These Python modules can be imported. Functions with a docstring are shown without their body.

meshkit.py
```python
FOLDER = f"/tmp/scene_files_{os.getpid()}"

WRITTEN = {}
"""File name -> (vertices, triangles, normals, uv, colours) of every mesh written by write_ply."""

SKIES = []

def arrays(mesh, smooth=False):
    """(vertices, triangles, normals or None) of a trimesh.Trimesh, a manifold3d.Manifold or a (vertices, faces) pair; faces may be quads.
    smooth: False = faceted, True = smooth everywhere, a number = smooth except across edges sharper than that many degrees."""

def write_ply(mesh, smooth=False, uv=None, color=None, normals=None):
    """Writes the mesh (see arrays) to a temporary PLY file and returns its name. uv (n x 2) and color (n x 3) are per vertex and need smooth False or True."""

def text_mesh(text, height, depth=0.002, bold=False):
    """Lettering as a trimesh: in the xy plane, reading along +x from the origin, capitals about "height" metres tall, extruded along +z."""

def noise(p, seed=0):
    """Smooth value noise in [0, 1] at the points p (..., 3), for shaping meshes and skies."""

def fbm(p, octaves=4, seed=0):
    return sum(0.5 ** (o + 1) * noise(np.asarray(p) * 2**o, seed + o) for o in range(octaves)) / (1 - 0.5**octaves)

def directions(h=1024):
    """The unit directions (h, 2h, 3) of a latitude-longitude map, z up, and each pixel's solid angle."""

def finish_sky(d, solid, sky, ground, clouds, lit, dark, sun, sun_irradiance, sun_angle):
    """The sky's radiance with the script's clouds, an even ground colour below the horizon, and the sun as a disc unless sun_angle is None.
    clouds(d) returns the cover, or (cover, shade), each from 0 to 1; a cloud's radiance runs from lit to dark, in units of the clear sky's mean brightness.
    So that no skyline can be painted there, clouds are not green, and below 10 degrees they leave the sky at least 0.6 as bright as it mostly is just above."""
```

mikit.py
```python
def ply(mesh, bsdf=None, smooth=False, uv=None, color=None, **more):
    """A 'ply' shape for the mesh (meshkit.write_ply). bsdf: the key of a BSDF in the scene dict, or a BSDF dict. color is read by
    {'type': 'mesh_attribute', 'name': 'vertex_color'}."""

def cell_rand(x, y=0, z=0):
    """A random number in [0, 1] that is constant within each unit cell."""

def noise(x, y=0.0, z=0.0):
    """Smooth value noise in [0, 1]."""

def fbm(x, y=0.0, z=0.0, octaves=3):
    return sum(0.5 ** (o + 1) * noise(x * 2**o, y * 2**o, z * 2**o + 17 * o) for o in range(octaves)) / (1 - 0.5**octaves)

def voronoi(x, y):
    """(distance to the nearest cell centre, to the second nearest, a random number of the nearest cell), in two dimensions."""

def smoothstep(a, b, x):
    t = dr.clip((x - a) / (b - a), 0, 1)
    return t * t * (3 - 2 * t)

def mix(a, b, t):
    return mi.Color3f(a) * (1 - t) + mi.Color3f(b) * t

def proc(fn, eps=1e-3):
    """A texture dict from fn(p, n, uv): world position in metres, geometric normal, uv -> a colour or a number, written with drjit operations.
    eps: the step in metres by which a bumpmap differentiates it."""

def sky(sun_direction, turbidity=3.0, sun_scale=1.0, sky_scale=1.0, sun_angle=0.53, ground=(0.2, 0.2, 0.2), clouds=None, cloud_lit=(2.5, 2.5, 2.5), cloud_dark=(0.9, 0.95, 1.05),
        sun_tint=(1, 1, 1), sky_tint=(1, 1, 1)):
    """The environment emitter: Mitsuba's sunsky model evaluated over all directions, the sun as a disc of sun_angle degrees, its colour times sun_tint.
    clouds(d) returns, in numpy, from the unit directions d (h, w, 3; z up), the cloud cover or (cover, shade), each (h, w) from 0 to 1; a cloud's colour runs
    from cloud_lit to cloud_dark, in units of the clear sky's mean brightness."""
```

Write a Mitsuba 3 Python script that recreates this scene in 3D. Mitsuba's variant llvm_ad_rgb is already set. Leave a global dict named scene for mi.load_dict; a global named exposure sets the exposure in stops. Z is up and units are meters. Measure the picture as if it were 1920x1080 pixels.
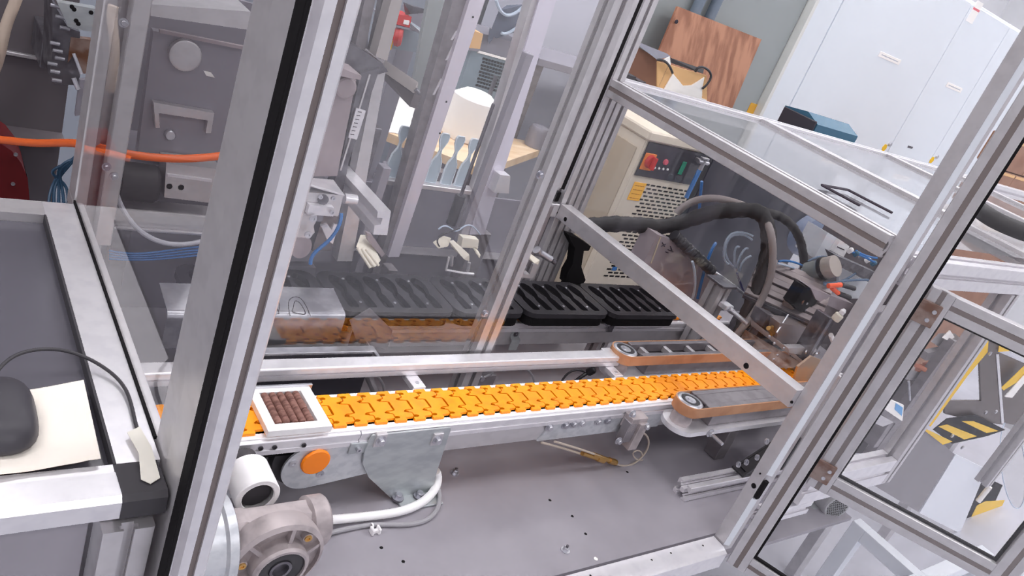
import math, random
import numpy as np, trimesh, mitsuba as mi, drjit as dr
import manifold3d as m3
from shapely.geometry import Polygon, Point, LineString, box as sbox
from shapely import affinity, unary_union
from shapely.geometry.polygon import orient
import mikit, meshkit
from mikit import proc, noise, fbm, smoothstep, mix

random.seed(7)
rng = np.random.default_rng(7)
T = mi.ScalarTransform4f
scene, labels = {"type": "scene"}, {}

# ---------------------------------------------------------------- camera (hand-held, rolled), metres, z up, x along the conveyor, y away
FOCAL = 1491.5
CAM = np.array([0.0, -0.978, 0.82])
ROT = np.array([[0.7785, -0.5238, 0.3458], [0.0296, -0.5197, -0.8538], [0.627, 0.6749, -0.3891]])
scene["camera"] = {"type": "perspective", "fov": math.degrees(2 * math.atan(960 / FOCAL)), "fov_axis": "x", "near_clip": 0.02, "far_clip": 60.0,
                   "to_world": T().look_at(origin=CAM.tolist(), target=(CAM + ROT[2]).tolist(), up=(-ROT[1]).tolist())}
exposure = 0.42

# ---------------------------------------------------------------- light: fluorescent ceiling panels (built with the ceiling below)
LAMP = 6.5

# ---------------------------------------------------------------- materials
def rgb(c):
    return {"type": "rgb", "value": [float(x) for x in c]}

def srgb(r, g, b):
    return [((v / 255) / 12.92 if v / 255 <= 0.04045 else ((v / 255 + 0.055) / 1.055) ** 2.4) for v in (r, g, b)]

def pri(name, color, rough=0.5, metal=0.0, spec=0.5, clear=0.0, fn=None):
    name = "mat_" + name
    d = {"type": "principled", "base_color": proc(fn) if fn else rgb(color), "roughness": rough, "metallic": metal, "clearcoat": clear}
    if metal < 0.999:
        d["specular"] = spec
    scene[name] = {"type": "twosided", "bsdf": d}
    return name

def speckle(a, b, k, t0=0.35, t1=0.75, stretch=(1, 1, 1)):
    return lambda p, n, uv: mix(a, b, smoothstep(t0, t1, fbm(p.x * k * stretch[0], p.y * k * stretch[1], p.z * k * stretch[2], 4)))

ALU = pri("alu", None, 0.36, 0.55, fn=speckle(srgb(203, 200, 202), srgb(195, 192, 194), 40))
ALU_BRIGHT = pri("alu_bright", None, 0.28, 0.5, fn=speckle(srgb(228, 226, 229), srgb(221, 219, 223), 60))
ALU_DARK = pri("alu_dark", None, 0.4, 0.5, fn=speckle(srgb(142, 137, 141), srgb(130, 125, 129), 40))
PLATE = pri("plate_grey", None, 0.42, 0.1, fn=speckle(srgb(154, 150, 157), srgb(144, 140, 147), 9, 0.3, 0.8))
STEEL = pri("steel", None, 0.3, 0.85, fn=speckle(srgb(205, 205, 210), srgb(170, 170, 178), 25))
STEEL_DARK = pri("steel_dark", None, 0.35, 0.7, fn=speckle(srgb(120, 118, 124), srgb(92, 88, 95), 30))
ZINC = pri("zinc", None, 0.38, 0.6, fn=speckle(srgb(190, 195, 196), srgb(172, 177, 180), 25, 0.3, 0.7, (1, 1, 2)))
CAST = pri("cast_grey", None, 0.4, 0.35, fn=speckle(srgb(178, 168, 168), srgb(150, 141, 142), 40))
CAST_LIGHT = pri("cast_light", None, 0.35, 0.4, fn=speckle(srgb(200, 202, 206), srgb(186, 189, 194), 90))
WHITE = pri("white_plastic", srgb(236, 234, 234), 0.4)
WHITE_PAINT = pri("white_paint", srgb(222, 226, 232), 0.35)
BLACK = pri("black_plastic", srgb(38, 36, 40), 0.4)
TRAY = pri("tray_black", srgb(44, 42, 46), 0.3)
BLACK_MATT = pri("black_matt", srgb(20, 18, 20), 0.75, spec=0.2)
RUBBER = pri("dark_rubber", srgb(60, 58, 62), 0.6)
ORANGE = pri("orange_plastic", None, 0.42, fn=speckle(srgb(255, 158, 4), srgb(250, 146, 2), 40))
ORANGE_DEEP = pri("orange_cap", srgb(246, 130, 8), 0.38)
TAN = pri("tan_belt", None, 0.55, fn=speckle(srgb(186, 138, 104), srgb(166, 114, 80), 18))
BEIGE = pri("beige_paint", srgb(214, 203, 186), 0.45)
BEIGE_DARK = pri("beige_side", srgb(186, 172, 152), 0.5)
DARK_PANEL = pri("dark_panel", srgb(58, 56, 64), 0.35)
GREY_PAINT = pri("grey_paint", srgb(158, 164, 164), 0.5)
CABINET = pri("cabinet_paint", srgb(226, 232, 238), 0.45)
BLUE = pri("blue_plastic", srgb(50, 94, 118), 0.45)
BLUE_TUBE = pri("blue_tube", srgb(46, 110, 176), 0.35)
PALE_TUBE = pri("pale_tube", srgb(176, 190, 206), 0.35)
GREY_CABLE = pri("grey_cable", srgb(150, 148, 152), 0.5)
BROWN_CARD = pri("brown_card", None, 0.75, fn=speckle(srgb(150, 112, 92), srgb(136, 98, 80), 6))
CARD = pri("cardboard", srgb(214, 172, 122), 0.7)
PAPER = pri("paper", srgb(245, 242, 238), 0.7)
PAPER_CREAM = pri("paper_cream", srgb(246, 238, 226), 0.7)
YELLOW = pri("yellow_paint", srgb(236, 190, 24), 0.5)
RED = pri("red_plastic", srgb(196, 40, 36), 0.35)
DARK_RED = pri("dark_red_paint", srgb(104, 24, 28), 0.45)
GREEN = pri("green_plastic", srgb(40, 140, 110), 0.4)
BROWN = pri("brown_stick", None, 0.75, fn=lambda p, n, uv: mix(srgb(136, 98, 88), srgb(96, 62, 54), smoothstep(0.35, 0.8, fbm(p.x * 60, p.y * 260, p.z * 60, 3))))
WOOD = pri("plywood", None, 0.65, fn=lambda p, n, uv: mix(srgb(176, 126, 100), srgb(140, 92, 70), smoothstep(0.3, 0.7, fbm(p.x * 34, p.y * 20, p.z * 5, 4))))
TABLE_WOOD = pri("table_wood", None, 0.5, fn=lambda p, n, uv: mix(srgb(238, 212, 178), srgb(222, 190, 150), smoothstep(0.3, 0.7, fbm(p.x * 5, p.y * 30, p.z * 5, 4))))
FLOOR = pri("floor_paint", None, 0.4, fn=speckle(srgb(186, 186, 194), srgb(172, 172, 180), 3))
SLOT_FILL = pri("slot_cover", srgb(116, 106, 104), 0.55)
WALL_SIDE = pri("side_wall_paint", srgb(176, 174, 176), 0.7)
WALL = pri("wall_paint", srgb(216, 216, 218), 0.7)
INK = pri("ink", srgb(52, 44, 56), 0.6)
RUST = pri("rusty_steel", None, 0.5, 0.4, fn=speckle(srgb(150, 128, 118), srgb(112, 74, 54), 45))
BRASS = pri("brass", srgb(190, 150, 90), 0.3, 0.8)
scene["mat_pane"] = {"type": "thindielectric", "int_ior": 1.5}
scene["mat_clear"] = {"type": "thindielectric", "int_ior": 1.55}
def hazy(name, weight, tint=(0.8, 0.8, 0.82)):
    """A hazy pane: clear sheet blended with pale diffuse that paints the haze in."""
    scene[name] = {"type": "blendbsdf", "weight": weight, "a": {"type": "thindielectric", "int_ior": 1.5}, "b": {"type": "twosided", "bsdf": {"type": "diffuse", "reflectance": rgb(tint)}}}
    return name
HAZE_PAINTED = hazy("mat_milky_pane", 0.24, (0.36, 0.36, 0.385))  # lid haze, mostly the reflected cabinet, painted as pale diffuse
scene["mat_guard_pane"] = {"type": "thindielectric", "int_ior": 1.62}
GUARD = "mat_guard_pane"
PANE, CLEAR = "mat_pane", "mat_clear"

# ---------------------------------------------------------------- helpers
def at(px, py, x=None, y=None, z=None):
    """The point of the plane x, y or z = const that the photograph shows at this pixel."""
    d = ROT.T @ np.array([(px - 960) / FOCAL, (py - 540) / FOCAL, 1.0])
    k, v = (0, x) if x is not None else (1, y) if y is not None else (2, z)
    return CAM + d * ((v - CAM[k]) / d[k])

used = {}
def number(k):
    n = used.get(k, 0)
    used[k] = n + 1
    return k if n == 0 else f"{k}_{n:03d}"

def thing(name, label, cat, group=None):
    k = number(name)
    labels[k] = {"label": label, "category": cat}
    if group:
        labels[k]["group"] = group
    return k

def put(key, mesh, mat, smooth=False):
    if isinstance(mesh, list):
        mesh = trimesh.util.concatenate(mesh)
    scene[key] = mikit.ply(mesh, mat, smooth)
    return key

def part(t, name, mesh, mat, label=None, smooth=30, kind=None):
    k = put(number(t + "__" + name), mesh, mat, smooth)
    if label or kind:
        labels[k] = {}
        if label:
            labels[k]["label"] = label
        if kind:
            labels[k]["kind"] = kind
    return k

def copy(t, name, src, M):
    """The part src again, under M, as a part of t."""
    k = number(t + "__" + name)
    d = dict(scene[src])
    d["to_world"] = M
    scene[k] = d
    return k

def solo(name, mesh, mat, label, cat, group=None, smooth=30):
    k = thing(name, label, cat, group)
    put(k, mesh, mat, smooth)
    return k

def struct(name, mesh, mat, smooth=False):
    put(name, mesh, mat, smooth)
    labels[name] = {"kind": "structure", "label": name.replace("_", " ")}

def hull(points):
    return trimesh.convex.convex_hull(np.asarray(points, float))

def bx(x0, x1, y0, y1, z0, z1, c=0.0015):
    """A box with chamfered edges."""
    lo, hi = np.minimum([x0, y0, z0], [x1, y1, z1]), np.maximum([x0, y0, z0], [x1, y1, z1])
    c = min(c, 0.45 * float((hi - lo).min()))
    if c <= 0:
        return trimesh.creation.box(bounds=[lo, hi])
    pts = []
    for i in (0, 1):
        for j in (0, 1):
            for k in (0, 1):
                p = np.array([(lo, hi)[i][0], (lo, hi)[j][1], (lo, hi)[k][2]])
                s = np.array([1 - 2 * i, 1 - 2 * j, 1 - 2 * k]) * c
                for a in range(3):
                    q = p + s
                    q[a] = p[a]
                    pts.append(q)
    return hull(pts)

def tf(mesh, M):
    m = mesh.copy()
    M = np.asarray(M, float)
    m.apply_transform(M)
    return m

def frame(origin, ex, ez):
    """Local axes: z along ez, x near ex."""
    ez = np.asarray(ez, float) / np.linalg.norm(ez)
    ex = np.asarray(ex, float) - ez * np.dot(ex, ez)
    ex /= np.linalg.norm(ex)
    M = np.eye(4)
    M[:3, 0], M[:3, 1], M[:3, 2], M[:3, 3] = ex, np.cross(ez, ex), ez, origin
    return M

def TM(M):
    return T(np.asarray(M, float).tolist())

def ext(poly, h, M=None):
    """The polygon extruded h along local z."""
    geoms = getattr(poly, "geoms", [poly])
    m = trimesh.util.concatenate([trimesh.creation.extrude_polygon(g, h, engine="earcut") for g in geoms if g.area > 1e-9])
    return tf(m, M) if M is not None else m

def slab(poly, axis, a, b):
    """The polygon in the two other axes (in their order), extruded from a to b along an axis."""
    m = ext(poly, abs(b - a))
    v = m.vertices.copy()
    lo = min(a, b)
    if axis == "z":
        v = np.stack([v[:, 0], v[:, 1], v[:, 2] + lo], 1)
    elif axis == "x":
        v = np.stack([v[:, 2] + lo, v[:, 0], v[:, 1]], 1)
    else:
        v = np.stack([v[:, 0], v[:, 2] + lo, v[:, 1]], 1)
    f = m.faces[:, ::-1] if axis == "y" else m.faces
    return trimesh.Trimesh(v, f, process=False)

def tslot(w, h, sides="lrtb", o=0.0105, lip=0.003, inner=0.019, deep=0.0115, r=0.002):
    """Cross-section of an aluminium T-slot profile centred on the origin."""
    p = sbox(-w / 2 + r, -h / 2 + r, w / 2 - r, h / 2 - r).buffer(r, quad_segs=2)
    def cut(cx, cy, dx, dy):
        tx, ty = -dy, dx
        def rect(d0, d1, half):
            return Polygon([(cx + dx * d0 + tx * half, cy + dy * d0 + ty * half), (cx + dx * d1 + tx * half, cy + dy * d1 + ty * half),
                            (cx + dx * d1 - tx * half, cy + dy * d1 - ty * half), (cx + dx * d0 - tx * half, cy + dy * d0 - ty * half)])
        return unary_union([rect(-0.001, lip + 0.001, o / 2), rect(lip, deep * 0.7, inner / 2), rect(deep * 0.65, deep, inner / 3.2)])
    for s in sides:
        if s == "l": p = p.difference(cut(-w / 2, 0, 1, 0))
        if s == "r": p = p.difference(cut(w / 2, 0, -1, 0))
        if s == "t": p = p.difference(cut(0, h / 2, 0, -1))
        if s == "b": p = p.difference(cut(0, -h / 2, 0, 1))
    return p

def beam(axis, a, b, c0, c1, w=0.04, h=0.04, sides="lrtb"):
    """A T-slot profile along an axis from a to b, centred on (c0, c1) of the other two axes; w, h along these."""
    return slab(affinity.translate(tslot(w, h, sides), c0, c1), axis, a, b)

def cyl(p0, p1, r, seg=20, r1=None):
    p0, p1 = np.asarray(p0, float), np.asarray(p1, float)
    d = p1 - p0
    L = np.linalg.norm(d)
    M = frame(p0, [0.31, 0.87, 0.2] if abs(d[2]) < 0.9 * L else [1, 0, 0], d)
    a = np.linspace(0, 2 * np.pi, seg, endpoint=False)
    r1 = r if r1 is None else r1
    v = np.vstack([np.stack([r * np.cos(a), r * np.sin(a), 0 * a], 1), np.stack([r1 * np.cos(a), r1 * np.sin(a), 0 * a + L], 1), [[0, 0, 0], [0, 0, L]]])
    f = []
    for i in range(seg):
        j = (i + 1) % seg
        f += [[i, j, seg + j], [i, seg + j, seg + i], [2 * seg, j, i], [2 * seg + 1, seg + i, seg + j]]
    return tf(trimesh.Trimesh(v, f, process=False), M)

def lathe(profile, origin, axis, seg=32, ex=None):
    """(r, h) profile turned around the axis through the origin."""
    axis = np.asarray(axis, float) / np.linalg.norm(axis)
    if ex is None:
        ex = [1, 0, 0] if abs(axis[0]) < 0.8 else [0, 1, 0]
    m = trimesh.creation.revolve(np.asarray(profile, float), sections=seg)
    return tf(m, frame(origin, ex, axis))

def spline(pts, n=40):
    pts = np.asarray(pts, float)
    if len(pts) < 3:
        t = np.linspace(0, 1, max(n // 8, 2))[:, None]
        return pts[0] * (1 - t) + pts[1] * t
    from scipy.interpolate import CubicSpline
    d = np.r_[0, np.cumsum(np.sqrt(np.linalg.norm(np.diff(pts, axis=0), axis=1)) + 1e-9)]
    return CubicSpline(d, pts)(np.linspace(0, d[-1], n))

def sweep(path, section, closed_section=True, up=(0, 0, 1)):
    """A closed 2-D section carried along the path without twist."""
    path, s = np.asarray(path, float), np.asarray(section, float)
    t = np.gradient(path, axis=0)
    t /= np.linalg.norm(t, axis=1, keepdims=True) + 1e-12
    u = np.cross(t[0], up)
    if np.linalg.norm(u) < 1e-3:
        u = np.cross(t[0], [1, 0.2, 0])
    u /= np.linalg.norm(u)
    rings = []
    for i in range(len(path)):
        u = u - t[i] * np.dot(u, t[i])
        u /= np.linalg.norm(u)
        v = np.cross(u, t[i])
        rings.append(path[i] + s[:, :1] * u + s[:, 1:2] * v)
    n, m = len(path), len(s)
    v = np.vstack(rings + [path[:1], path[-1:]])
    f = []
    for i in range(n - 1):
        for j in range(m):
            k = (j + 1) % m
            a, b, c, d = i * m + j, i * m + k, (i + 1) * m + k, (i + 1) * m + j
            f += [[a, c, b], [a, d, c]]
    for j in range(m):
        k = (j + 1) % m
        f += [[n * m, j, k], [n * m + 1, (n - 1) * m + k, (n - 1) * m + j]]
    mesh = trimesh.Trimesh(v, f, process=False)
    if mesh.volume < 0:
        mesh.invert()
    return mesh

def tube(pts, r, n=40, seg=10, smooth=True):
    a = np.linspace(0, 2 * np.pi, seg, endpoint=False)
    return sweep(spline(pts, n) if smooth else np.asarray(pts, float), np.stack([r * np.cos(a), r * np.sin(a)], 1))

def corrugated(pts, r, n=90, seg=12, amp=0.06):
    a = np.linspace(0, 2 * np.pi, seg, endpoint=False)
    m = tube(pts, r, n, seg)
    v = m.vertices.copy()
    c = spline(pts, n)
    for i in range(n):
        k = 1 + amp * math.sin(i * 2.1) + amp * 0.7 * math.sin(i * 0.83)
        v[i * seg:(i + 1) * seg] = c[i] + (v[i * seg:(i + 1) * seg] - c[i]) * k
    return trimesh.Trimesh(v, m.faces, process=False)

def ngon(r, n=6, rot=0.0):
    return Polygon([(r * math.cos(rot + 2 * math.pi * i / n), r * math.sin(rot + 2 * math.pi * i / n)) for i in range(n)])

def hexbolt(p, d, r=0.0055, h=0.005, washer=True):
    """A hexagon-head bolt on its washer, seated at p, head pointing along d."""
    M = frame(p, [0.3, 0.2, 0.9] if abs(d[2]) < 0.9 else [1, 0.3, 0], d)
    m = []
    z = 0.0
    if washer:
        m.append(ext(Point(0, 0).buffer(r * 1.75, quad_segs=4), 0.0013))
        z = 0.0013
    hd = ext(ngon(r * 1.1), h * 0.8)
    hd.apply_translation([0, 0, z])
    top = lathe([(0, 0), (r * 1.08, 0), (r * 0.85, h * 0.25), (0, h * 0.25)], [0, 0, z + h * 0.8], [0, 0, 1], 12)
    return tf(trimesh.util.concatenate(m + [hd, top]), M)

def capscrew(p, d, r=0.005, h=0.005):
    """A socket-head cap screw with its hexagon recess."""
    M = frame(p, [0.3, 0.2, 0.9] if abs(d[2]) < 0.9 else [1, 0.3, 0], d)
    body = ext(Point(0, 0).buffer(r, quad_segs=5).difference(ngon(r * 0.5)), h)
    base = ext(Point(0, 0).buffer(r * 0.9, quad_segs=5), h * 0.35)
    return tf(trimesh.util.concatenate([body, base]), M)

def pane_y(x0, x1, z0, z1, y):
    return trimesh.Trimesh([[x0, y, z0], [x1, y, z0], [x1, y, z1], [x0, y, z1]], [[0, 1, 2], [0, 2, 3]], process=False)

def quad(a, b, c, d):
    return trimesh.Trimesh([a, b, c, d], [[0, 1, 2], [0, 2, 3]], process=False)

def plate_from(pts, n, t):
    """A flat plate: the outline pts (3-D, nearly planar) thickened by t along the unit n."""
    pts = np.asarray(pts, float)
    n = np.asarray(n, float) / np.linalg.norm(n)
    o = pts.mean(0)
    M = frame(o, pts[1] - pts[0], n)
    q = (np.linalg.inv(M) @ np.c_[pts, np.ones(len(pts))].T).T[:, :2]
    return ext(orient(Polygon(q)).buffer(0), t, M)

def hole_y(p, r):
    """A dark drilled hole seen on a face that looks to -y (a shallow cup)."""
    return cyl([p[0], p[1] - 0.0004, p[2]], [p[0], p[1] + 0.001, p[2]], r, 14)

# ================================================================ the room
struct("floor", bx(-2.5, 8.2, -3.6, 3.4, -1.0, -0.95, 0), FLOOR)
struct("wall_back", bx(-2.5, 8.2, 3.0, 3.1, -0.95, 2.5, 0), WALL)
struct("wall_left", bx(-2.6, -2.5, -3.6, 3.1, -0.95, 2.5, 0), WALL_SIDE)
struct("wall_right", bx(8.2, 8.3, -3.6, 3.1, -0.95, 2.5, 0), WALL)
struct("wall_front", bx(-2.5, 8.2, -3.7, -3.6, -0.95, 2.5, 0), WALL)
struct("ceiling", bx(-2.6, 8.3, -3.7, 3.1, 2.5, 2.55, 0), WALL)
for i in range(5):
    for j in range(3):
        cx, cy = -1.2 + 2.0 * i, -2.3 + 2.1 * j
        t = thing("ceiling_light", "white rectangular fluorescent ceiling light panel above the machine hall", "ceiling light", "fluorescent ceiling lights")
        fr = [bx(cx - 0.62, cx + 0.62, cy - 0.34, cy - 0.31, 2.44, 2.5), bx(cx - 0.62, cx + 0.62, cy + 0.31, cy + 0.34, 2.44, 2.5),
              bx(cx - 0.62, cx - 0.59, cy - 0.31, cy + 0.31, 2.44, 2.5), bx(cx + 0.59, cx + 0.62, cy - 0.31, cy + 0.31, 2.44, 2.5)]
        part(t, "housing", fr, WHITE_PAINT)
        k = part(t, "diffuser", quad([cx - 0.59, cy - 0.31, 2.455], [cx - 0.59, cy + 0.31, 2.455], [cx + 0.59, cy + 0.31, 2.455], [cx + 0.59, cy - 0.31, 2.455]), WHITE, smooth=False)
        scene[k]["emitter"] = {"type": "area", "radiance": rgb([LAMP, LAMP * 0.985, LAMP * 1.0])}

# ================================================================ the machine frame
mf = thing("machine_frame", "silver aluminium profile frame of the packaging machine around the orange conveyor", "machine frame")
# front left post, front right post, far posts
POST_L = part(mf, "post", slab(orient(Polygon([(0.262, -0.338), (0.275, -0.352), (0.2855, -0.352), (0.2855, -0.344), (0.2935, -0.344), (0.2935, -0.352), (0.304, -0.352), (0.3065, -0.3495), (0.3065, -0.31), (0.262, -0.31)])), "z", -0.168, 1.35), ALU_BRIGHT, smooth=10)
POST_R = part(mf, "post", slab(affinity.translate(sbox(-0.021, -0.0125, 0.021, 0.0125).buffer(0.0015), 1.479, -0.328), "z", -0.19, 1.35), ALU, smooth=30)
part(mf, "post", slab(affinity.translate(tslot(0.045, 0.045), 1.462, 0.54), "z", -0.19, 1.35), ALU)
part(mf, "post", slab(affinity.translate(tslot(0.045, 0.045), 1.512, 0.54), "z", -0.19, 0.535), ALU)
part(mf, "post", slab(affinity.translate(tslot(0.045, 0.045), 0.29, 0.4), "z", -0.17, 1.35), ALU)
TOP_RAIL = part(mf, "rail", slab(affinity.translate(tslot(0.045, 0.045), 1.46, 0.555), "y", -0.314, 0.515), ALU)
part(POST_L, "slot_cover", bx(0.2857, 0.2933, -0.3485, -0.3445, -0.168, 1.35, 0), SLOT_FILL, "dull grey slot cover strip")
part(TOP_RAIL, "slot_cover", bx(1.4385, 1.4405, -0.314, 0.515, 0.5498, 0.5602, 0), SLOT_FILL, "dull grey slot cover strip")
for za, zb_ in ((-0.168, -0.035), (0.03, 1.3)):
    part(POST_R, "edge_strip", hull([[1.4565, -0.3425, za], [1.467, -0.350, za], [1.467, -0.3425, za], [1.4565, -0.3425, zb_], [1.467, -0.350, zb_], [1.467, -0.3425, zb_]]), WHITE_PAINT, "lamp glint on the post edge, painted white")  # lamp glint along the chamfer, painted on as a white strip
br = part(mf, "rail", slab(affinity.translate(sbox(-0.018, -0.0195, 0.018, 0.0195).buffer(0.001), 1.458, 0.206), "y", -0.314, 0.515), ALU, smooth=30)
for yy, zz, r in ((0.44, 0.207, 0.004), (-0.275, 0.2, 0.003)):
    pass
for q, r in (((1060, 411), 0.006), ((1044, 399), 0.0025), ((1399, 686), 0.0065), ((1484, 754), 0.003)):
    p = at(*q, x=1.4388)
    part(br, "hole", cyl(p - [0.0004, 0, 0], p + [0.002, 0, 0], r, 16), BLACK_MATT, "dark drilled hole")
# lower front sill: top face and folded front
SILL = Polygon([(-0.362, -0.175), (-0.347, -0.169), (-0.316, -0.169), (-0.316, -0.215), (-0.362, -0.215)])
SILL_K = part(mf, "sill", slab(SILL, "x", 0.262, 1.452), ALU_BRIGHT)
for q in ((1222, 1050), (1318, 1023), (1107, 1079), (1258, 1037)):
    p = at(*q, z=-0.169)
    part(SILL_K, "hole", cyl(p - [0, 0, 0.002], p + [0, 0, 0.0004], 0.0022, 10), BLACK_MATT, "small dark hole")
# dark openings and holes of the right post
for q, r in (((1413, 911), 0.0055), ((1425, 888), 0.002)):
    p = at(*q, x=1.4555)
    part(POST_R, "hole", cyl(p - [0.0004, 0, 0], p + [0.002, 0, 0], r, 14), BLACK_MATT, "dark drilled hole")
a, b = at(1438, 905, y=-0.3508), at(1424, 935, y=-0.3508)
part(POST_R, "slot", bx(1.4572, 1.468, -0.3512, -0.343, b[2], a[2], 0.0005), BLACK_MATT, "black slot at the foot of the post")
# rear cross member at the machine's back, and upper back rail
part(mf, "rail", slab(affinity.translate(tslot(0.045, 0.045), 0.54, 1.2), "x", 0.31, 1.44), ALU)
part(mf, "rail", slab(affinity.translate(tslot(0.045, 0.045), -0.331, 1.3), "x", 0.31, 1.45), ALU)

struct_plate = thing("base_plate", "grey painted machine base plate under the orange conveyor, with loose bolts on it", "machine base")
PLATE_K = part(struct_plate, "plate", slab(orient(Polygon([(0.1, -0.306), (1.62, -0.306), (1.62, -0.25), (1.95, -0.25), (1.95, 0.64), (0.1, 0.64)])), "z", -0.187, -0.175), PLATE)
for q in ((1073, 968), (1098, 1001), (756, 1053), (715, 1027), (1176, 885), (1031, 938)):
    p = at(*q, z=-0.175)
    part(PLATE_K, "hole", cyl(p - [0, 0, 0.002], p + [0, 0, 0.0004], 0.0032, 12), BLACK_MATT, "small dark drilled hole")

# ================================================================ left side guard (pane at x = 0.25)
sg = thing("side_guard", "clear guard pane in a grey aluminium frame at the left end of the machine", "guard panel")
part(sg, "stile", slab(affinity.translate(tslot(0.012, 0.052, ""), 0.256, -0.2905), "z", -0.1, 1.2), ALU)
part(sg, "stile", slab(affinity.translate(tslot(0.014, 0.05, ""), 0.254, -0.341), "z", -0.1, 1.2), ALU)
part(sg, "stile", slab(affinity.translate(tslot(0.02, 0.05, ""), 0.258, 0.345), "z", 0.17, 1.2), ALU)
part(sg, "rail", slab(affinity.translate(tslot(0.016, 0.022, ""), 0.255, 0.188), "y", -0.265, 0.37), ALU)
part(sg, "gasket", bx(0.2455, 0.2505, -0.387, -0.3668, -0.1, 1.2, 0.001), BLACK_MATT, "black rubber door seal")
part(sg, "gasket", bx(0.2475, 0.2505, -0.265, 0.32, 0.199, 0.203, 0), BLACK_MATT, "thin black rubber gasket")
part(sg, "pane", trimesh.Trimesh([[0.25, -0.266, 0.2], [0.25, 0.33, 0.2], [0.25, 0.33, 1.2], [0.25, -0.266, 1.2]], [[0, 1, 2], [0, 2, 3]], process=False), GUARD, "clear pane", smooth=False)

# ================================================================ inner guard: pane hung in front of the middle post
ig = thing("inner_guard", "clear guard pane with a silver edge profile hanging behind the orange conveyor", "guard panel")
YG = 0.125
xr = 1.043
part(ig, "stile", slab(affinity.translate(tslot(0.045, 0.04), xr - 0.0225, YG + 0.024), "z", -0.175, 1.25), ALU)
part(ig, "pane", pane_y(0.4, xr - 0.001, 0.008, 1.25, YG), GUARD, "clear pane", smooth=False)
for q in ((907, 586), (1010, 326)):
    p = at(*q, y=YG + 0.003)
    part(ig, "bolt", hexbolt([p[0], YG - 0.0005, p[2]], [0, -1, 0], 0.005, 0.006), STEEL)

# ================================================================ open front door leaf (first leaf, hinged at the right post)
def leaf_local(p0, deg):
    a = math.radians(deg)
    d = np.array([math.cos(a), -math.sin(a), 0.0])
    M = np.eye(4)
    M[:3, 0], M[:3, 1], M[:3, 2] = d, [math.sin(a), math.cos(a), 0], [0, 0, 1]
    M[:3, 3] = [p0[0], p0[1], 0]
    return M

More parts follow.
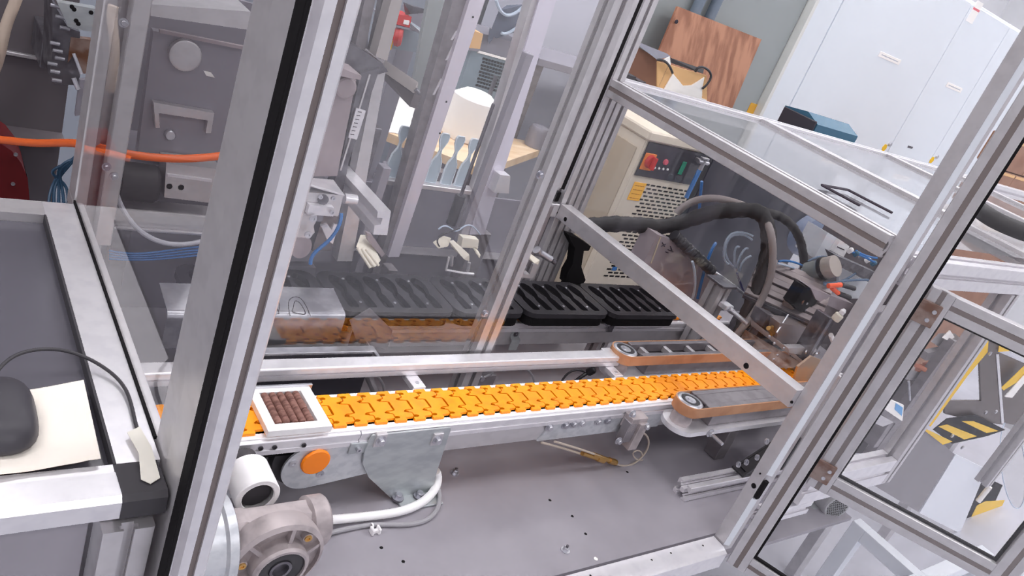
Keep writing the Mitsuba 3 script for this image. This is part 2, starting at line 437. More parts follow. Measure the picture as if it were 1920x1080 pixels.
def leaf(t, M, s0, s1, z0, z1, w=0.042, th=0.03, mat=None):
    """A door leaf of T-slot profiles in local axes: s along the leaf, local y its thickness."""
    mat = mat or ALU
    for c in (s0 + w / 2, s1 - w / 2):
        k = part(t, "stile", tf(slab(affinity.translate(tslot(w, th, "b"), c, 0), "z", z0, z1), M), mat)
        part(k, "slot_cover", tf(bx(c - 0.0052, c + 0.0052, -th / 2 + 0.0008, -th / 2 + 0.0028, z0, z1, 0), M), SLOT_FILL)
    for c in (z0 + w / 2, z1 - w / 2):
        k = part(t, "rail", tf(slab(affinity.translate(tslot(th, w, "l"), 0, c), "x", s0 + w, s1 - w), M), mat)
        part(k, "slot_cover", tf(bx(s0 + w, s1 - w, -th / 2 + 0.0008, -th / 2 + 0.0028, c - 0.0052, c + 0.0052, 0), M), SLOT_FILL)
    g = 0.005
    gs = [bx(s0 + w, s0 + w + g, -0.004, 0.004, z0 + w, z1 - w, 0), bx(s1 - w - g, s1 - w, -0.004, 0.004, z0 + w, z1 - w, 0),
          bx(s0 + w, s1 - w, -0.004, 0.004, z0 + w, z0 + w + g, 0), bx(s0 + w, s1 - w, -0.004, 0.004, z1 - w - g, z1 - w, 0)]
    part(t, "gasket", tf(trimesh.util.concatenate(gs), M), BLACK_MATT, "black rubber glazing gasket")
    part(t, "pane", tf(pane_y(s0 + w, s1 - w, z0 + w, z1 - w, 0), M), PANE, "clear pane", smooth=False)

l1 = thing("machine_door", "large open machine door with silver frame swung out from the right post", "machine door")
leaf(l1, leaf_local((1.477, -0.356), 65), 0.002, 1.1, -0.203, 1.25, th=0.018)

l2 = thing("machine_door", "smaller open glazed door with silver frame and two dark hinge plates at lower right", "machine door")
M2 = leaf_local((1.6, -0.34), 58)
leaf(l2, M2, 0.021, 0.455, 0.003, 0.505, w=0.046)
for z0, z1 in ((0.43, 0.478), (0.025, 0.073)):
    hk = part(l2, "hinge_plate", tf(bx(0.004, 0.056, -0.022, -0.0155, z0, z1, 0.001), M2), RUST, "dark plate hinge")
    for s, zz in ((0.046, z0 + 0.033), (0.042, z0 + 0.013)):
        part(hk, "screw", tf(capscrew([s, -0.022, zz], [0, -1, 0], 0.0042, 0.0025), M2), STEEL)
# ================================================================ orange chain conveyor
PITCH, HALF = 0.0396, 0.0437
def chain_link(w=HALF * 2, p=PITCH):
    """Plan of one link of the flat-top chain: wings at both edges and fingers that interlock with the next link."""
    half = [(0, 0.25), (0.06, 0.26), (0.14, 0.29), (0.155, 0.1), (0.16, -0.14), (0.195, -0.22), (0.235, -0.1), (0.25, 0.08), (0.29, 0.12), (0.335, 0.08), (0.355, 0.2), (0.385, 0.16), (0.40, 0.0)]
    left = [(v, u) for v, u in half] + [(0.5, 0.0)]
    right = [(v, u + 1) for v, u in half] + [(0.405, 0.64), (0.5, 0.64)]
    ring = [(u * p, v * w) for v, u in left] + [(u * p, v * w) for v, u in right[::-1]]
    mirror = [(x, -y) for x, y in ring]
    g = unary_union([Polygon(ring).buffer(0), Polygon(mirror).buffer(0)]).buffer(0.0002)
    g = g.buffer(-0.0011).buffer(-0.0012, quad_segs=3).buffer(0.0012, quad_segs=3)
    for s in (1, -1):
        for u, v, a, b in ((0.2, 0.37, 0.15, 0.040), (-0.14, 0.205, 0.13, 0.030), (1.2, 0.37, 0.15, 0.040), (0.86, 0.205, 0.13, 0.030)):
            g = g.difference(affinity.scale(Point(u * p, s * v * w).buffer(1, quad_segs=4), a * p, b * w))
    for u in (0.27, 1.27):
        g = g.difference(sbox((u - 0.055) * p, -0.125 * w, (u + 0.055) * p, 0.125 * w))
    if g.geom_type != "Polygon":
        g = max(g.geoms, key=lambda q: q.area)
    return g.simplify(0.0003)

LINK = chain_link()
link_mesh = tf(ext(LINK, 0.005), np.array([[1, 0, 0, 0], [0, 1, 0, 0], [0, 0, 1, -0.005], [0, 0, 0, 1.0]]))

def conveyor(t, y0, x0, x1, phase, top_links=True, z0=0.0):
    first = None
    n = int((x1 - x0) / PITCH)
    for i in range(n):
        M = np.eye(4); M[:3, 3] = [x0 + phase + i * PITCH, y0, z0]
        if first is None:
            first = put(number(t + "__chain_link"), link_mesh, ORANGE)
            scene[first]["to_world"] = TM(M)
        else:
            copy(t, "chain_link", first, TM(M))
    return first

cv = thing("chain_conveyor", "straight conveyor with a bright orange plastic link chain in front", "conveyor")
CX0, CX1 = 0.33, 2.15
conveyor(cv, 0.0, 0.33, CX1, 0.6505 - 0.33 - int((0.6505 - 0.33) / PITCH) * PITCH)
# white wear strips under the chain, then the silver side rails with a groove, the side beams
for s in (-1, 1):
    part(cv, "wear_strip", bx(0.30, CX1, s * 0.037, s * 0.050, -0.0095, -0.0055, 0.001), WHITE)
RAIL = Polygon([(-0.0535, -0.009), (-0.0445, -0.007), (-0.0445, -0.036), (-0.056, -0.036), (-0.056, -0.027), (-0.0535, -0.0255), (-0.0535, -0.0215), (-0.056, -0.02), (-0.056, -0.011)])
for s in (1, -1):
    r = affinity.scale(RAIL, s, 1, origin=(0, 0))
    part(cv, "rail", slab(orient(r), "x", 0.66, CX1), ALU_BRIGHT)
    part(cv, "rail", slab(orient(r), "x", 0.30, 0.6585), ALU_BRIGHT)
    part(cv, "side_beam", bx(0.56, CX1, s * 0.047, s * 0.0505, -0.077, -0.036, 0.0005), ALU)
part(cv, "center_beam", bx(0.46, CX1, -0.0365, 0.0365, -0.06, -0.0105, 0.001), BLACK_MATT)
# the returning chain below
rfirst = None
flip = np.diag([1, 1, -1, 1.0])
for i in range(17):
    M = flip.copy(); M[:3, 3] = [0.72 + i * PITCH, 0, -0.0815]
    copy(cv, "chain_link", [k for k in scene if k.startswith(cv + "__chain_link")][0], TM(M))
# end pulley plates (one each side of the transfer gap) with orange cap
def pulley_plate(cx, cz, r, tail, sgn):
    p = Point(cx, cz).buffer(r, quad_segs=12)
    body = Polygon([(cx, cz + r * 0.99), (cx + sgn * tail, cz + r * 0.99), (cx + sgn * tail, cz - r * 0.62), (cx + sgn * r * 0.75, cz - r * 0.93), (cx + sgn * 0.1 * r, cz - r)])
    return orient(unary_union([p, body]).buffer(0))
def y_plate(poly, y0, y1):
    return slab(poly, "y", y0, y1)
part(cv, "sprocket_rim", lathe([(0.012, 0), (0.056, 0), (0.056, 0.07), (0.012, 0.07)], [0.5795, 0.034, -0.072], [0, -1, 0], 40), RUBBER, "dark round chain guide rim")
EP = part(cv, "end_plate", y_plate(pulley_plate(0.5795, -0.076, 0.0455, 0.135, 1), -0.0545, -0.0505), CAST_LIGHT)
part(EP, "end_cap", lathe([(0, 0), (0.0235, 0), (0.0255, 0.0015), (0.0255, 0.004), (0.0235, 0.006), (0, 0.0065)], [at(591, 865, y=-0.056)[0], -0.0548, at(591, 865, y=-0.056)[2]], [0, -1, 0], 40), ORANGE_DEEP, "round orange plastic cap")
for q in ((550, 869), (600, 889)):
    p = at(*q, y=-0.0548)
    part(EP, "screw", capscrew([p[0], -0.0546, p[2]], [0, -1, 0], 0.0075, 0.0016), STEEL)
part(cv, "sprocket_rim", lathe([(0.012, 0), (0.056, 0), (0.056, 0.07), (0.012, 0.07)], [0.4585, 0.034, -0.072], [0, -1, 0], 40), RUBBER, "dark round chain guide rim")
part(cv, "end_plate", y_plate(pulley_plate(0.4585, -0.076, 0.0455, 0.12, -1), -0.0545, -0.0505), CAST_LIGHT)
p = at(484, 874, y=-0.0548)
part(cv, "screw", capscrew([p[0], -0.0546, p[2]], [0, -1, 0], 0.0075, 0.0016), STEEL)
# rail joint screws
for q in ((515, 839), (570, 835), (489, 841)):
    p = at(*q, y=-0.057)
    part(cv, "screw", capscrew([p[0], -0.0562, p[2]], [0, -1, 0], 0.004, 0.002), BLACK)
# angle bracket and clamp plates
a, b = at(652, 842, y=-0.0560), at(686, 848, y=-0.0560)
part(cv, "bracket", [bx(a[0] + 0.002, b[0] + 0.004, -0.0585, -0.0552, -0.052, -0.029, 0.0005)], ZINC)
p = at(672, 842, y=-0.0595)
part(cv, "bolt", capscrew([p[0], -0.0585, p[2]], [0, -1, 0], 0.005, 0.006), STEEL)
# support plate with folded foot
foot = [at(q[0], q[1], y=-0.0585) for q in ((697, 815), (845, 800), (826, 858), (818, 882), (806, 930), (737, 937), (690, 893), (679, 868), (683, 843))]
sp = Polygon([(p[0], p[2]) for p in foot])
zb = -0.171
sp = sp.buffer(-0.004).buffer(0.004, quad_segs=4).intersection(sbox(0, zb, 2, 0.0))
support = thing("support_bracket", "zinc plated support bracket with bolted foot holding the orange conveyor above the base plate", "bracket")
part(support, "plate", y_plate(orient(sp), -0.0615, -0.0575), ZINC)
fx0, fx1 = foot[5][0] + 0.0, foot[4][0] + 0.006
part(support, "foot_plate", bx(fx0, fx1, -0.095, -0.0575, -0.1745, -0.1695, 0.001), ZINC)
for q in ((747, 930), (787, 927)):
    p = at(*q, z=-0.163)
    part(support, "bolt", [hexbolt([p[0], p[1], -0.1665], [0, 0, 1], 0.0065, 0.008)], STEEL)
    part(support, "washer", lathe([(0.004, 0), (0.0115, 0), (0.0115, 0.004), (0.004, 0.004)], [p[0], p[1], -0.17], [0, 0, 1], 18), STEEL_DARK)
for q in ((713, 825), (819, 823)):
    p = at(*q, y=-0.063)
    ck = part(support, "clamp", bx(p[0] - 0.011, p[0] + 0.011, -0.0655, -0.056, p[2] - 0.014, p[2] + 0.014, 0.001), ALU)
    part(ck, "bolt", hexbolt([p[0], -0.0657, p[2]], [0, -1, 0], 0.006, 0.006), STEEL)
# splice plate further along with its bolts
a, b = at(1022, 800, y=-0.0525), at(1245, 772, y=-0.0525)
spl = thing("splice_plate", "long grey side plate with a row of bolts on the orange conveyor beam", "plate")
part(spl, "plate", y_plate(Polygon([(a[0] + 0.012, -0.037), (b[0], -0.037), (b[0], -0.076), (a[0] - 0.006, -0.078)]), -0.0545, -0.0508), CAST_LIGHT)
for q in ((1030, 801), (1060, 797), (1075, 795), (1091, 793), (1121, 790), (1139, 788)):
    p = at(*q, y=-0.055)
    part(spl, "bolt", hexbolt([p[0], -0.0547, p[2]], [0, -1, 0], 0.0058, 0.006), STEEL)

# white frame with brown sticks on the chain
fr_o = [at(*q, z=0.016) for q in ((468, 738), (549, 734), (590, 808), (480, 818))]
fx = [0.470, 0.557]
wf = thing("stick_tray", "open white frame holding brown sticks at the left end of the orange conveyor", "tray")
outer, inner_ = sbox(0.4905, -0.055, 0.5995, 0.055), sbox(0.5065, -0.0385, 0.5795, 0.043)
part(wf, "frame", slab(outer.difference(inner_), "z", 0.0005, 0.012), WHITE)
part(wf, "bottom", bx(0.4925, 0.5975, -0.053, 0.053, 0.0006, 0.0016, 0), WHITE)
part(wf, "back_lip", bx(0.44, 0.605, 0.053, 0.0585, 0.0065, 0.0165, 0.001), STEEL, "thin steel guide strip along the back edge")
for i in range(5):
    xs = 0.5145 + i * 0.0137
    def stick(y0, y1):
        n = 14
        ys = np.linspace(y0, y1, n)
        prof = [(0.0, 0.0)] + [(0.0066 * (1 + 0.03 * math.sin(31 * k + i * 2)), (k / (n - 1)) * (y1 - y0)) for k in range(n)] + [(0.0, y1 - y0)]
        prof[1] = (0.0055, 0.0); prof[-2] = (0.0055, y1 - y0)
        return lathe(prof, [xs, y0, 0.0085], [0, 1, 0], 14)
    nm = ("first", "second", "third", "fourth")
    if i < 4:
        solo("brown_stick", stick(-0.0365, 0.041), BROWN, f"long brown stick in the white frame, {nm[i]} from the left", "stick", "brown sticks in the white frame")
    else:
        solo("brown_stick", stick(-0.0365, -0.0065), BROWN, "short near piece of the broken brown stick at the right of the white frame", "stick", "brown sticks in the white frame")
        solo("brown_stick", stick(-0.0045, 0.041), BROWN, "far longer piece of the broken brown stick at the right of the white frame", "stick", "brown sticks in the white frame")

# white guide rail behind the chain
gr = thing("guide_rail", "long round-edged white aluminium guide rail behind the orange conveyor", "guide rail")
a, b = at(481, 701, y=0.1), at(1166, 674, y=0.1)
GR = sbox(0.0915, 0.002, 0.1165, 0.022).buffer(0.004, quad_segs=4)
GRo = GR.difference(sbox(0.083, 0.0105, 0.0915, 0.0135))
part(gr, "bar", slab(orient(GRo), "x", 0.30, 1.41), ALU_BRIGHT)
part(gr, "end_lug", bx(1.372, 1.402, 0.115, 0.128, 0.018, 0.0265, 0.002), ALU_BRIGHT)
for q0, q1 in (((765, 690), (778, 725)), ((1136, 676), (1158, 697))):
    p = at(*q0, y=0.105)
    ak = part(gr, "arm", bx(p[0] - 0.011, p[0] + 0.017, 0.052, 0.1, -0.014, -0.002, 0.001), ALU_BRIGHT)
    part(ak, "screw", capscrew([p[0] + 0.003, 0.065, -0.0019], [0, 0, 1], 0.004, 0.002), STEEL)
# ================================================================ second conveyor with black trays
Y2 = 0.345
c2 = thing("chain_conveyor", "rear conveyor with an orange chain carrying the row of black trays", "conveyor")
conveyor(c2, Y2, 0.60, 2.1, 0.01)
for s in (-1, 1):
    r = affinity.translate(affinity.scale(RAIL, -s, 1, origin=(0, 0)), Y2, 0)
    part(c2, "rail", slab(orient(r), "x", 0.79 if s < 0 else 0.60, 2.1), ALU_BRIGHT)
    part(c2, "side_beam", bx(0.60, 2.1, Y2 + s * 0.047, Y2 + s * 0.0505, -0.077, -0.036, 0.0005), ALU)
for i in range(26):
    M = flip.copy(); M[:3, 3] = [0.75 + i * PITCH, Y2, -0.0815]
    copy(c2, "chain_link", [k for k in scene if k.startswith(c2 + "__chain_link")][0], TM(M))
part(c2, "clip", [bx(0.0, 0.02, 0, 0.003, 0, 0.02, 0.0005).apply_translation([at(1142, 610, y=0.287)[0], 0.284, -0.035])], STEEL_DARK)
p = at(1141, 609, y=0.284)
part(c2, "bolt", hexbolt([p[0], 0.2875, p[2]], [0, -1, 0], 0.004, 0.006), STEEL)
for q in ((1058, 609), (1085, 608)):
    p = at(*q, y=0.289)
    part(c2, "screw", capscrew([p[0], 0.2885, p[2]], [0, -1, 0], 0.003, 0.001), BLACK)
# stepped holding bracket under the rear rail
p = at(968, 625, y=0.29)
pts = [(0.2915, -0.037), (0.2915, -0.05), (0.281, -0.055), (0.281, -0.085), (0.2835, -0.085), (0.2835, -0.057), (0.2945, -0.052), (0.2945, -0.037)]
hb = thing("bent_bracket", "stepped sheet steel bracket hanging under the rear conveyor rail", "bracket")
part(hb, "strap", slab(orient(Polygon(pts)), "x", p[0] - 0.012, p[0] + 0.014), ZINC)
part(hb, "bolt", hexbolt([p[0] + 0.001, 0.2912, -0.0435], [0, -1, 0], 0.004, 0.004), STEEL_DARK)
leg2 = thing("conveyor_leg", "aluminium profile leg under the rear conveyor", "conveyor leg")
part(leg2, "profile", slab(affinity.translate(tslot(0.04, 0.04), 1.62, Y2), "z", -0.174, -0.0875), ALU)
part(leg2, "foot", bx(1.59, 1.65, Y2 - 0.03, Y2 + 0.03, -0.1745, -0.168), ZINC)

def pocket(cx, y0, y1):
    L = y1 - y0
    prof = [(0.0, 0.0085), (0.05, 0.0105), (0.35, 0.0095), (0.47, 0.0055), (0.6, 0.0115), (0.78, 0.0155), (0.92, 0.0125), (1.0, 0.005)]
    pts = [(cx + w + 0.001 * 0, y0 + t * L) for t, w in prof] + [(cx - w, y0 + t * L) for t, w in prof[::-1]]
    return Polygon(pts).buffer(0.0015, quad_segs=2)

def tray(x0, x1, label):
    t = thing("carrier_tray", label, "tray", "black carrier trays")
    L = x1 - x0
    body = sbox(x0 + 0.03, 0.251 + 0.03, x1 - 0.03, 0.415 - 0.03).buffer(0.03, quad_segs=6)
    n = int(round((L - 0.03) / 0.0412))
    m = (L - (n - 1) * 0.0412) / 2
    top = body
    for i in range(n):
        top = top.difference(pocket(x0 + m + i * 0.0412, 0.272, 0.398))
    tk = part(t, "top_plate", slab(orient(top), "z", 0.029, 0.0415), TRAY, smooth=20)
    part(t, "base", slab(orient(body.buffer(-0.006)), "z", 0.0035, 0.029), BLACK_MATT, smooth=20)
    for i in range(0, n - 1, 2):
        for yy in (0.29, 0.385):
            xx = x0 + m + (i + 0.5) * 0.0412
            part(tk, "screw", lathe([(0, 0), (0.0034, 0), (0.0026, 0.0016), (0, 0.0018)], [xx, yy, 0.0413], [0, 0, 1], 10), STEEL)
    return t
for x0, x1, l in ((0.447, 0.729, "black carrier tray partly behind the front post, leftmost of the row"), (0.735, 1.017, "black carrier tray with spoon-shaped pockets behind the clear guard pane, beside the silver hood"),
                  (1.021, 1.221, "black carrier tray just right of the guard edge profile"), (1.226, 1.508, "black carrier tray with spoon-shaped pockets, second from right"), (1.511, 1.793, "black carrier tray with spoon-shaped pockets partly behind the slanted brace, rightmost of the row")):
    tray(x0, x1, l)
solo("orange_scrap", hull([at(*q, z=z) for q, z in (((793, 590), 0.004), ((805, 583), 0.004), ((818, 590), 0.004), ((806, 595), 0.004), ((805, 588), 0.007))]), ORANGE_DEEP, "small orange piece at the edge of a tray behind the guard pane", "scrap")

# silver hood with hand-written mark over the left tray, dark tray box below it
hd = thing("silver_hood", "rounded sheet steel hood with a hand-drawn mark in front of the left trays", "hood")
HP = [(0.236, -0.03), (0.236, 0.018)] + [(0.236 + 0.014 * (1 - math.cos(a)), 0.032 + 0.014 * math.sin(a) - 0.0) for a in np.linspace(0, math.pi / 2, 6)] + [(0.315, 0.058), (0.315, 0.0565)]
HP2 = HP + [(0.25, 0.0445), (0.2375, 0.032), (0.2375, -0.03)]
def clean(p):
    p = orient(Polygon(p).buffer(0))
    return max(p.geoms, key=lambda g: g.area) if p.geom_type != "Polygon" else p
HOOD_X1 = 0.738
part(hd, "sheet", slab(clean(HP2), "x", 0.40, HOOD_X1), STEEL, smooth=40)
def draw(t, name, pts2, zf, r, mat, close=True):
    part(t, name, tube([zf(*p) for p in pts2], r, 46, 5), mat, "dark hand-drawn line")
def hoodz(px, py):
    p = at(px, py, z=0.05)
    for _ in range(6):
        zz = 0.0455 + (p[1] - 0.25) * (0.058 - 0.046) / 0.065 + 0.001
        p = at(px, py, z=zz)
    return p
draw(hd, "mark", [(544, 592), (541, 575), (543, 562), (551, 557), (561, 558), (570, 567), (577, 580), (582, 592)], hoodz, 0.0007, INK)
draw(hd, "mark", [(549, 579), (551, 570), (555, 564), (562, 568), (570, 580), (572, 589), (562, 588), (550, 585), (549, 579)], hoodz, 0.0007, INK)
draw(hd, "mark", [(520, 566), (524, 574), (521, 582), (518, 577), (523, 586), (520, 588)], hoodz, 0.0006, INK)

db = thing("dark_box", "dark open sheet metal box with shiny rim under the white guide rail", "box")
part(db, "front", bx(0.45, 0.795, 0.188, 0.192, -0.165, -0.012, 0.0005), DARK_PANEL)
part(db, "rim", bx(0.45, 0.797, 0.18, 0.2, -0.012, -0.006, 0.001), STEEL, "shiny steel rim")
part(db, "side", bx(0.793, 0.797, 0.192, 0.285, -0.165, -0.012, 0.0005), ALU_DARK)
part(db, "rim", bx(0.789, 0.797, 0.13, 0.19, -0.0135, -0.0065, 0.001), STEEL)
ap = thing("angled_plate", "dull grey sheet plate standing slanted behind the guard pane", "plate")
pts = [at(*q, y=0.225) for q in ((655, 600), (693, 577), (735, 618), (726, 655), (668, 640))]
part(ap, "sheet", plate_from(pts, [0, -1, 0.0], 0.002), ALU_DARK)
part(ap, "strut", bx(pts[0][0] + 0.03, pts[0][0] + 0.045, 0.226, 0.24, -0.174, pts[0][2] - 0.02), ALU_DARK)

# clutter between the two conveyors: valve coil, bent pipes, cables, plugs
jn = thing("air_valve", "small pneumatic valve with curled grey hoses between the conveyors", "valve")
p = at(905, 708, y=0.16)
part(jn, "body", bx(p[0] - 0.03, p[0] + 0.03, 0.15, 0.19, -0.174, p[2] + 0.012), ALU_DARK)
for k in range(3):
    c = at(905 + 6 * k, 695, y=0.15)
    part(jn, "hose", tube([c + np.array([0.03 * math.cos(a), 0.004 * k, 0.02 * math.sin(a)]) for a in np.linspace(0.4, 5.6, 10)], 0.0028, 40, 8), GREY_CABLE)
for q in ((893, 717), (905, 712)):
    c = at(*q, y=0.14)
    part(jn, "fitting", cyl(c, c + [0, 0.02, 0.0], 0.006, 14), STEEL)
def cable(name, px, plane, r, mat, label, cat="cable", n=50, seg=9):
    pts = []
    for q in px:
        k = dict(plane)
        if len(q) > 2:
            k = q[2]
        pts.append(at(q[0], q[1], **k))
    return solo(name, tube(pts, r, n, seg), mat, label, cat)
cable("sensor_cable", [(1050, 725, {"z": -0.17}), (1060, 705, {"z": -0.14}), (1075, 695, {"z": -0.12}), (1095, 697, {"z": -0.12})], {}, 0.003, RUBBER, "thin dark curved cable between the conveyors, beside the black plug")
pl = thing("cable_plug", "black cable plug lying between the two conveyors", "plug")
c = at(1102, 699, z=-0.12)
part(pl, "cap", lathe([(0, 0), (0.009, 0), (0.0105, 0.003), (0.0105, 0.018), (0.0085, 0.022), (0, 0.022)], c, [0.3, -0.4, 0.8], 16), BLACK)
part(pl, "stem", tube([c, c + [-0.02, 0.0, -0.015], c + [-0.035, 0.01, -0.054]], 0.005, 20, 8), BLACK)
cable("sensor_cable", [(985, 690, {"z": -0.08}), (995, 700, {"z": -0.1}), (1002, 720, {"z": -0.172})], {}, 0.003, GREY_CABLE, "thin grey cable dropping behind the orange chain, beside the valve")
pipe = thing("bent_pipe", "grey slanted pipe behind the orange chain at the end of the dark box", "pipe")
part(pipe, "pipe", tube([at(684, 690, y=0.15), at(705, 738, y=0.12)], 0.008, 16, 12), ALU_DARK)
part(pipe, "pipe", tube([at(700, 700, y=0.18), at(715, 715, y=0.17), at(720, 735, y=0.17)], 0.003, 20, 8), GREY_CABLE)
for q in (((990, 668), 0.12),):
    pass

# ================================================================ side belts (tan) at the right of the chain
def side_belt(y_in, sgn, label, xp):
    t = thing("side_belt", label, "belt guide", None)
    R, zb, zt = 0.0345, 0.010, 0.036
    yc = y_in + sgn * R
    x1 = 2.15
    outer = unary_union([Point(xp, yc).buffer(R, quad_segs=12), sbox(xp, yc - R, x1, yc + R)])
    inner = unary_union([Point(xp, yc).buffer(R - 0.003, quad_segs=12), sbox(xp, yc - R + 0.003, x1 + 0.1, yc + R - 0.003)])
    part(t, "belt", slab(orient(outer.difference(inner)), "z", zb, zt), TAN, smooth=40)
    pk_ = part(t, "pulley", lathe([(0, 0), (0.0315, 0), (0.0315, 0.027), (0.028, 0.029), (0.0235, 0.029), (0.0225, 0.0265), (0.0145, 0.0265), (0.0135, 0.029), (0.007, 0.029), (0.006, 0.031), (0, 0.031)], [xp, yc, zb - 0.001], [0, 0, 1], 36), STEEL, "steel ball bearing pulley")
    part(pk_, "bearing_seal", lathe([(0.0148, 0), (0.0222, 0), (0.0222, 0.0006), (0.0148, 0.0006)], [xp, yc, zb + 0.0268], [0, 0, 1], 30), BLACK)
    part(t, "guide_bar", bx(xp + 0.037, x1, yc + R - 0.016, yc + R - 0.0035, 0.012, 0.0365), ALU_DARK)
    part(t, "guide_bar", bx(xp + 0.037, x1, yc - R + 0.0035, yc - R + 0.016, 0.012, 0.0365), ALU_DARK)
    if sgn < 0:
        part(t, "cover", bx(xp + 0.04, x1, yc - R + 0.0165, yc + R - 0.0165, 0.03, 0.036), ALU_DARK)
    else:
        for k in range(4):
            part(t, "cross_bar", bx(xp + 0.07 + 0.09 * k, xp + 0.082 + 0.09 * k, yc - R + 0.016, yc + R - 0.016, 0.014, 0.03), ALU)
    part(t, "shaft_housing", lathe([(0.012, -0.034), (0.024, -0.034), (0.026, -0.02), (0.021, 0.0), (0.012, 0.0)], [xp, yc, zb - 0.0015], [0, 0, 1], 24), CAST)
    zp = -0.024
    plate = unary_union([Point(xp + 0.005, yc).buffer(0.044, quad_segs=10), sbox(xp, yc - 0.044, x1, yc + 0.038)])
    part(t, "base_plate", slab(orient(plate), "z", zp - 0.012, zp), ALU_BRIGHT, smooth=40)
    part(t, "housing", bx(xp + 0.075, x1, yc - 0.028, yc + 0.028, zp + 0.0005, 0.0095), ALU_DARK)
    return t, yc
sb, ycn = side_belt(-0.065, -1, "tan side belt on a steel pulley in front of the orange chain", 1.462)
for q in ((1330, 817),):
    c = at(*q, y=-0.146)
    part(sb, "stud", [hexbolt([c[0], -0.1438, -0.03], [0, -1, 0], 0.0065, 0.007), cyl([c[0], -0.15, -0.03], [c[0], -0.185, -0.03], 0.0045, 12)], STEEL)
part(sb, "arm", bx(1.7, 1.74, -0.1, -0.06, -0.174, -0.037), ALU_DARK)
sb2, ycf = side_belt(0.071, 1, "tan side belt on a steel pulley behind the orange chain", 1.432)
part(sb2, "arm", bx(1.7, 1.74, 0.09, 0.13, -0.174, -0.037), ALU_DARK)

# ================================================================ gear motor in the lower left corner
gm = thing("gear_motor", "grey cast worm gear motor standing in front of the conveyor end", "gear motor")
yb = -0.195
ax = np.array([1.0, 0.03, 0.0])
zc = -0.048
part(gm, "motor_body", lathe([(0, -0.13), (0.062, -0.13), (0.066, -0.12), (0.066, -0.052), (0.070, -0.048), (0.070, -0.036), (0.066, -0.034), (0.06, -0.033), (0, -0.033)], [0.43, yb, zc - 0.012], [1, 0, 0], 44), CAST_LIGHT, "light grey cast motor flange")
oct_ = ngon(0.0345, 8, math.pi / 8)
GB = part(gm, "gear_barrel", [tf(ext(oct_, 0.098), frame([0.418, yb, zc], [0, 0, 1], [1, 0, 0])),
                         tf(ext(ngon(0.037, 8, math.pi / 8), 0.02), frame([0.397, yb, zc], [0, 0, 1], [1, 0, 0]))], CAST, smooth=20)
part(gm, "end_ring", lathe([(0.0, 0.0), (0.033, 0.0), (0.0385, 0.004), (0.0385, 0.028), (0.036, 0.031), (0.029, 0.031), (0.029, 0.024), (0, 0.024)], [0.512, yb, zc], [1, 0, 0], 36), CAST)
fc = np.array(at(521, 1057, y=-0.25))
fd = np.array([0.0, -0.8, 0.6])
fd = np.array([0.0, -1.0, 0.0])
K = 1.33
def ft(profile):
    return [(r * K, h * K) for r, h in profile]
OH = part(gm, "output_housing", lathe(ft([(0, 0), (0.05, 0), (0.052, 0.012), (0.052, 0.024), (0.047, 0.027), (0.047, 0.021), (0.03, 0.02), (0.0, 0.02)]), fc + [0, 0.036, 0.0], fd, 40), CAST)
HB = part(gm, "hub", lathe(ft([(0.012, 0.0), (0.031, 0.0), (0.031, 0.03), (0.0285, 0.033), (0.0255, 0.033), (0.0255, 0.026), (0.012, 0.026)]), fc + [0, 0.028, 0.0], fd, 36), CAST)
part(HB, "shaft_seal", lathe(ft([(0.0125, 0), (0.0252, 0), (0.0252, 0.004), (0.02, 0.005), (0.0125, 0.003)]), fc + [0, -0.0068, 0], fd, 32), BLACK, "black shaft seal")
part(HB, "hollow_shaft", lathe(ft([(0, 0), (0.0122, 0), (0.0122, 0.008), (0.009, 0.008), (0.009, 0.002), (0, 0.002)]), fc + [0, -0.002, 0], fd, 28), STEEL_DARK)
for k in range(6):
    a = math.radians(20 + 60 * k)
    d = np.array([math.cos(a), 0, math.sin(a)])
    t_ = np.array([-math.sin(a), 0, math.cos(a)])
    c = fc + d * 0.039 * K
    part(OH, "rib", hull([c + s * t_ * 0.003 + e * d * 0.0115 + [0, y_, 0] for s in (-1, 1) for e in (-1, 1) for y_ in (0.011, -0.004 if e < 0 else 0.002)]), CAST)
    if k % 2 == 0:
        a2 = a + math.radians(30)
        c2_ = fc + np.array([math.cos(a2), 0, math.sin(a2)]) * 0.0405 * K
        part(OH, "boss", lathe([(0, 0), (0.0085, 0), (0.0075, 0.014), (0, 0.014)], c2_ + [0, 0.014, 0], fd, 14), CAST)
        part(OH, "screw", capscrew(c2_ + [0, 0.0005, 0], fd, 0.0055, 0.0025), BRASS)
for a, b, c_ in ((0.452, 0.0, 0.0),):
    txt = meshkit.text_mesh("MV IE", 0.0075, 0.0006)
    M = frame([0.44, yb - 0.0317, zc + 0.0005], [1, 0, 0], [0, -1, 0])
    part(GB, "cast_mark", tf(txt, frame([0.447, yb - 0.0321, zc - 0.003], [1, 0, 0], [0, -1, 0])), CAST, "raised cast lettering")
part(gm, "terminal_lug", bx(0.365, 0.39, yb - 0.078, yb - 0.06, zc - 0.06, zc - 0.03), CAST_LIGHT)
part(gm, "foot", bx(0.34, 0.41, yb - 0.04, yb + 0.04, -0.174, zc - 0.07), CAST)
part(gm, "set_screw", cyl([0.403, yb - 0.036, zc - 0.004], [0.403, yb - 0.0405, zc - 0.004], 0.003, 8), STEEL)

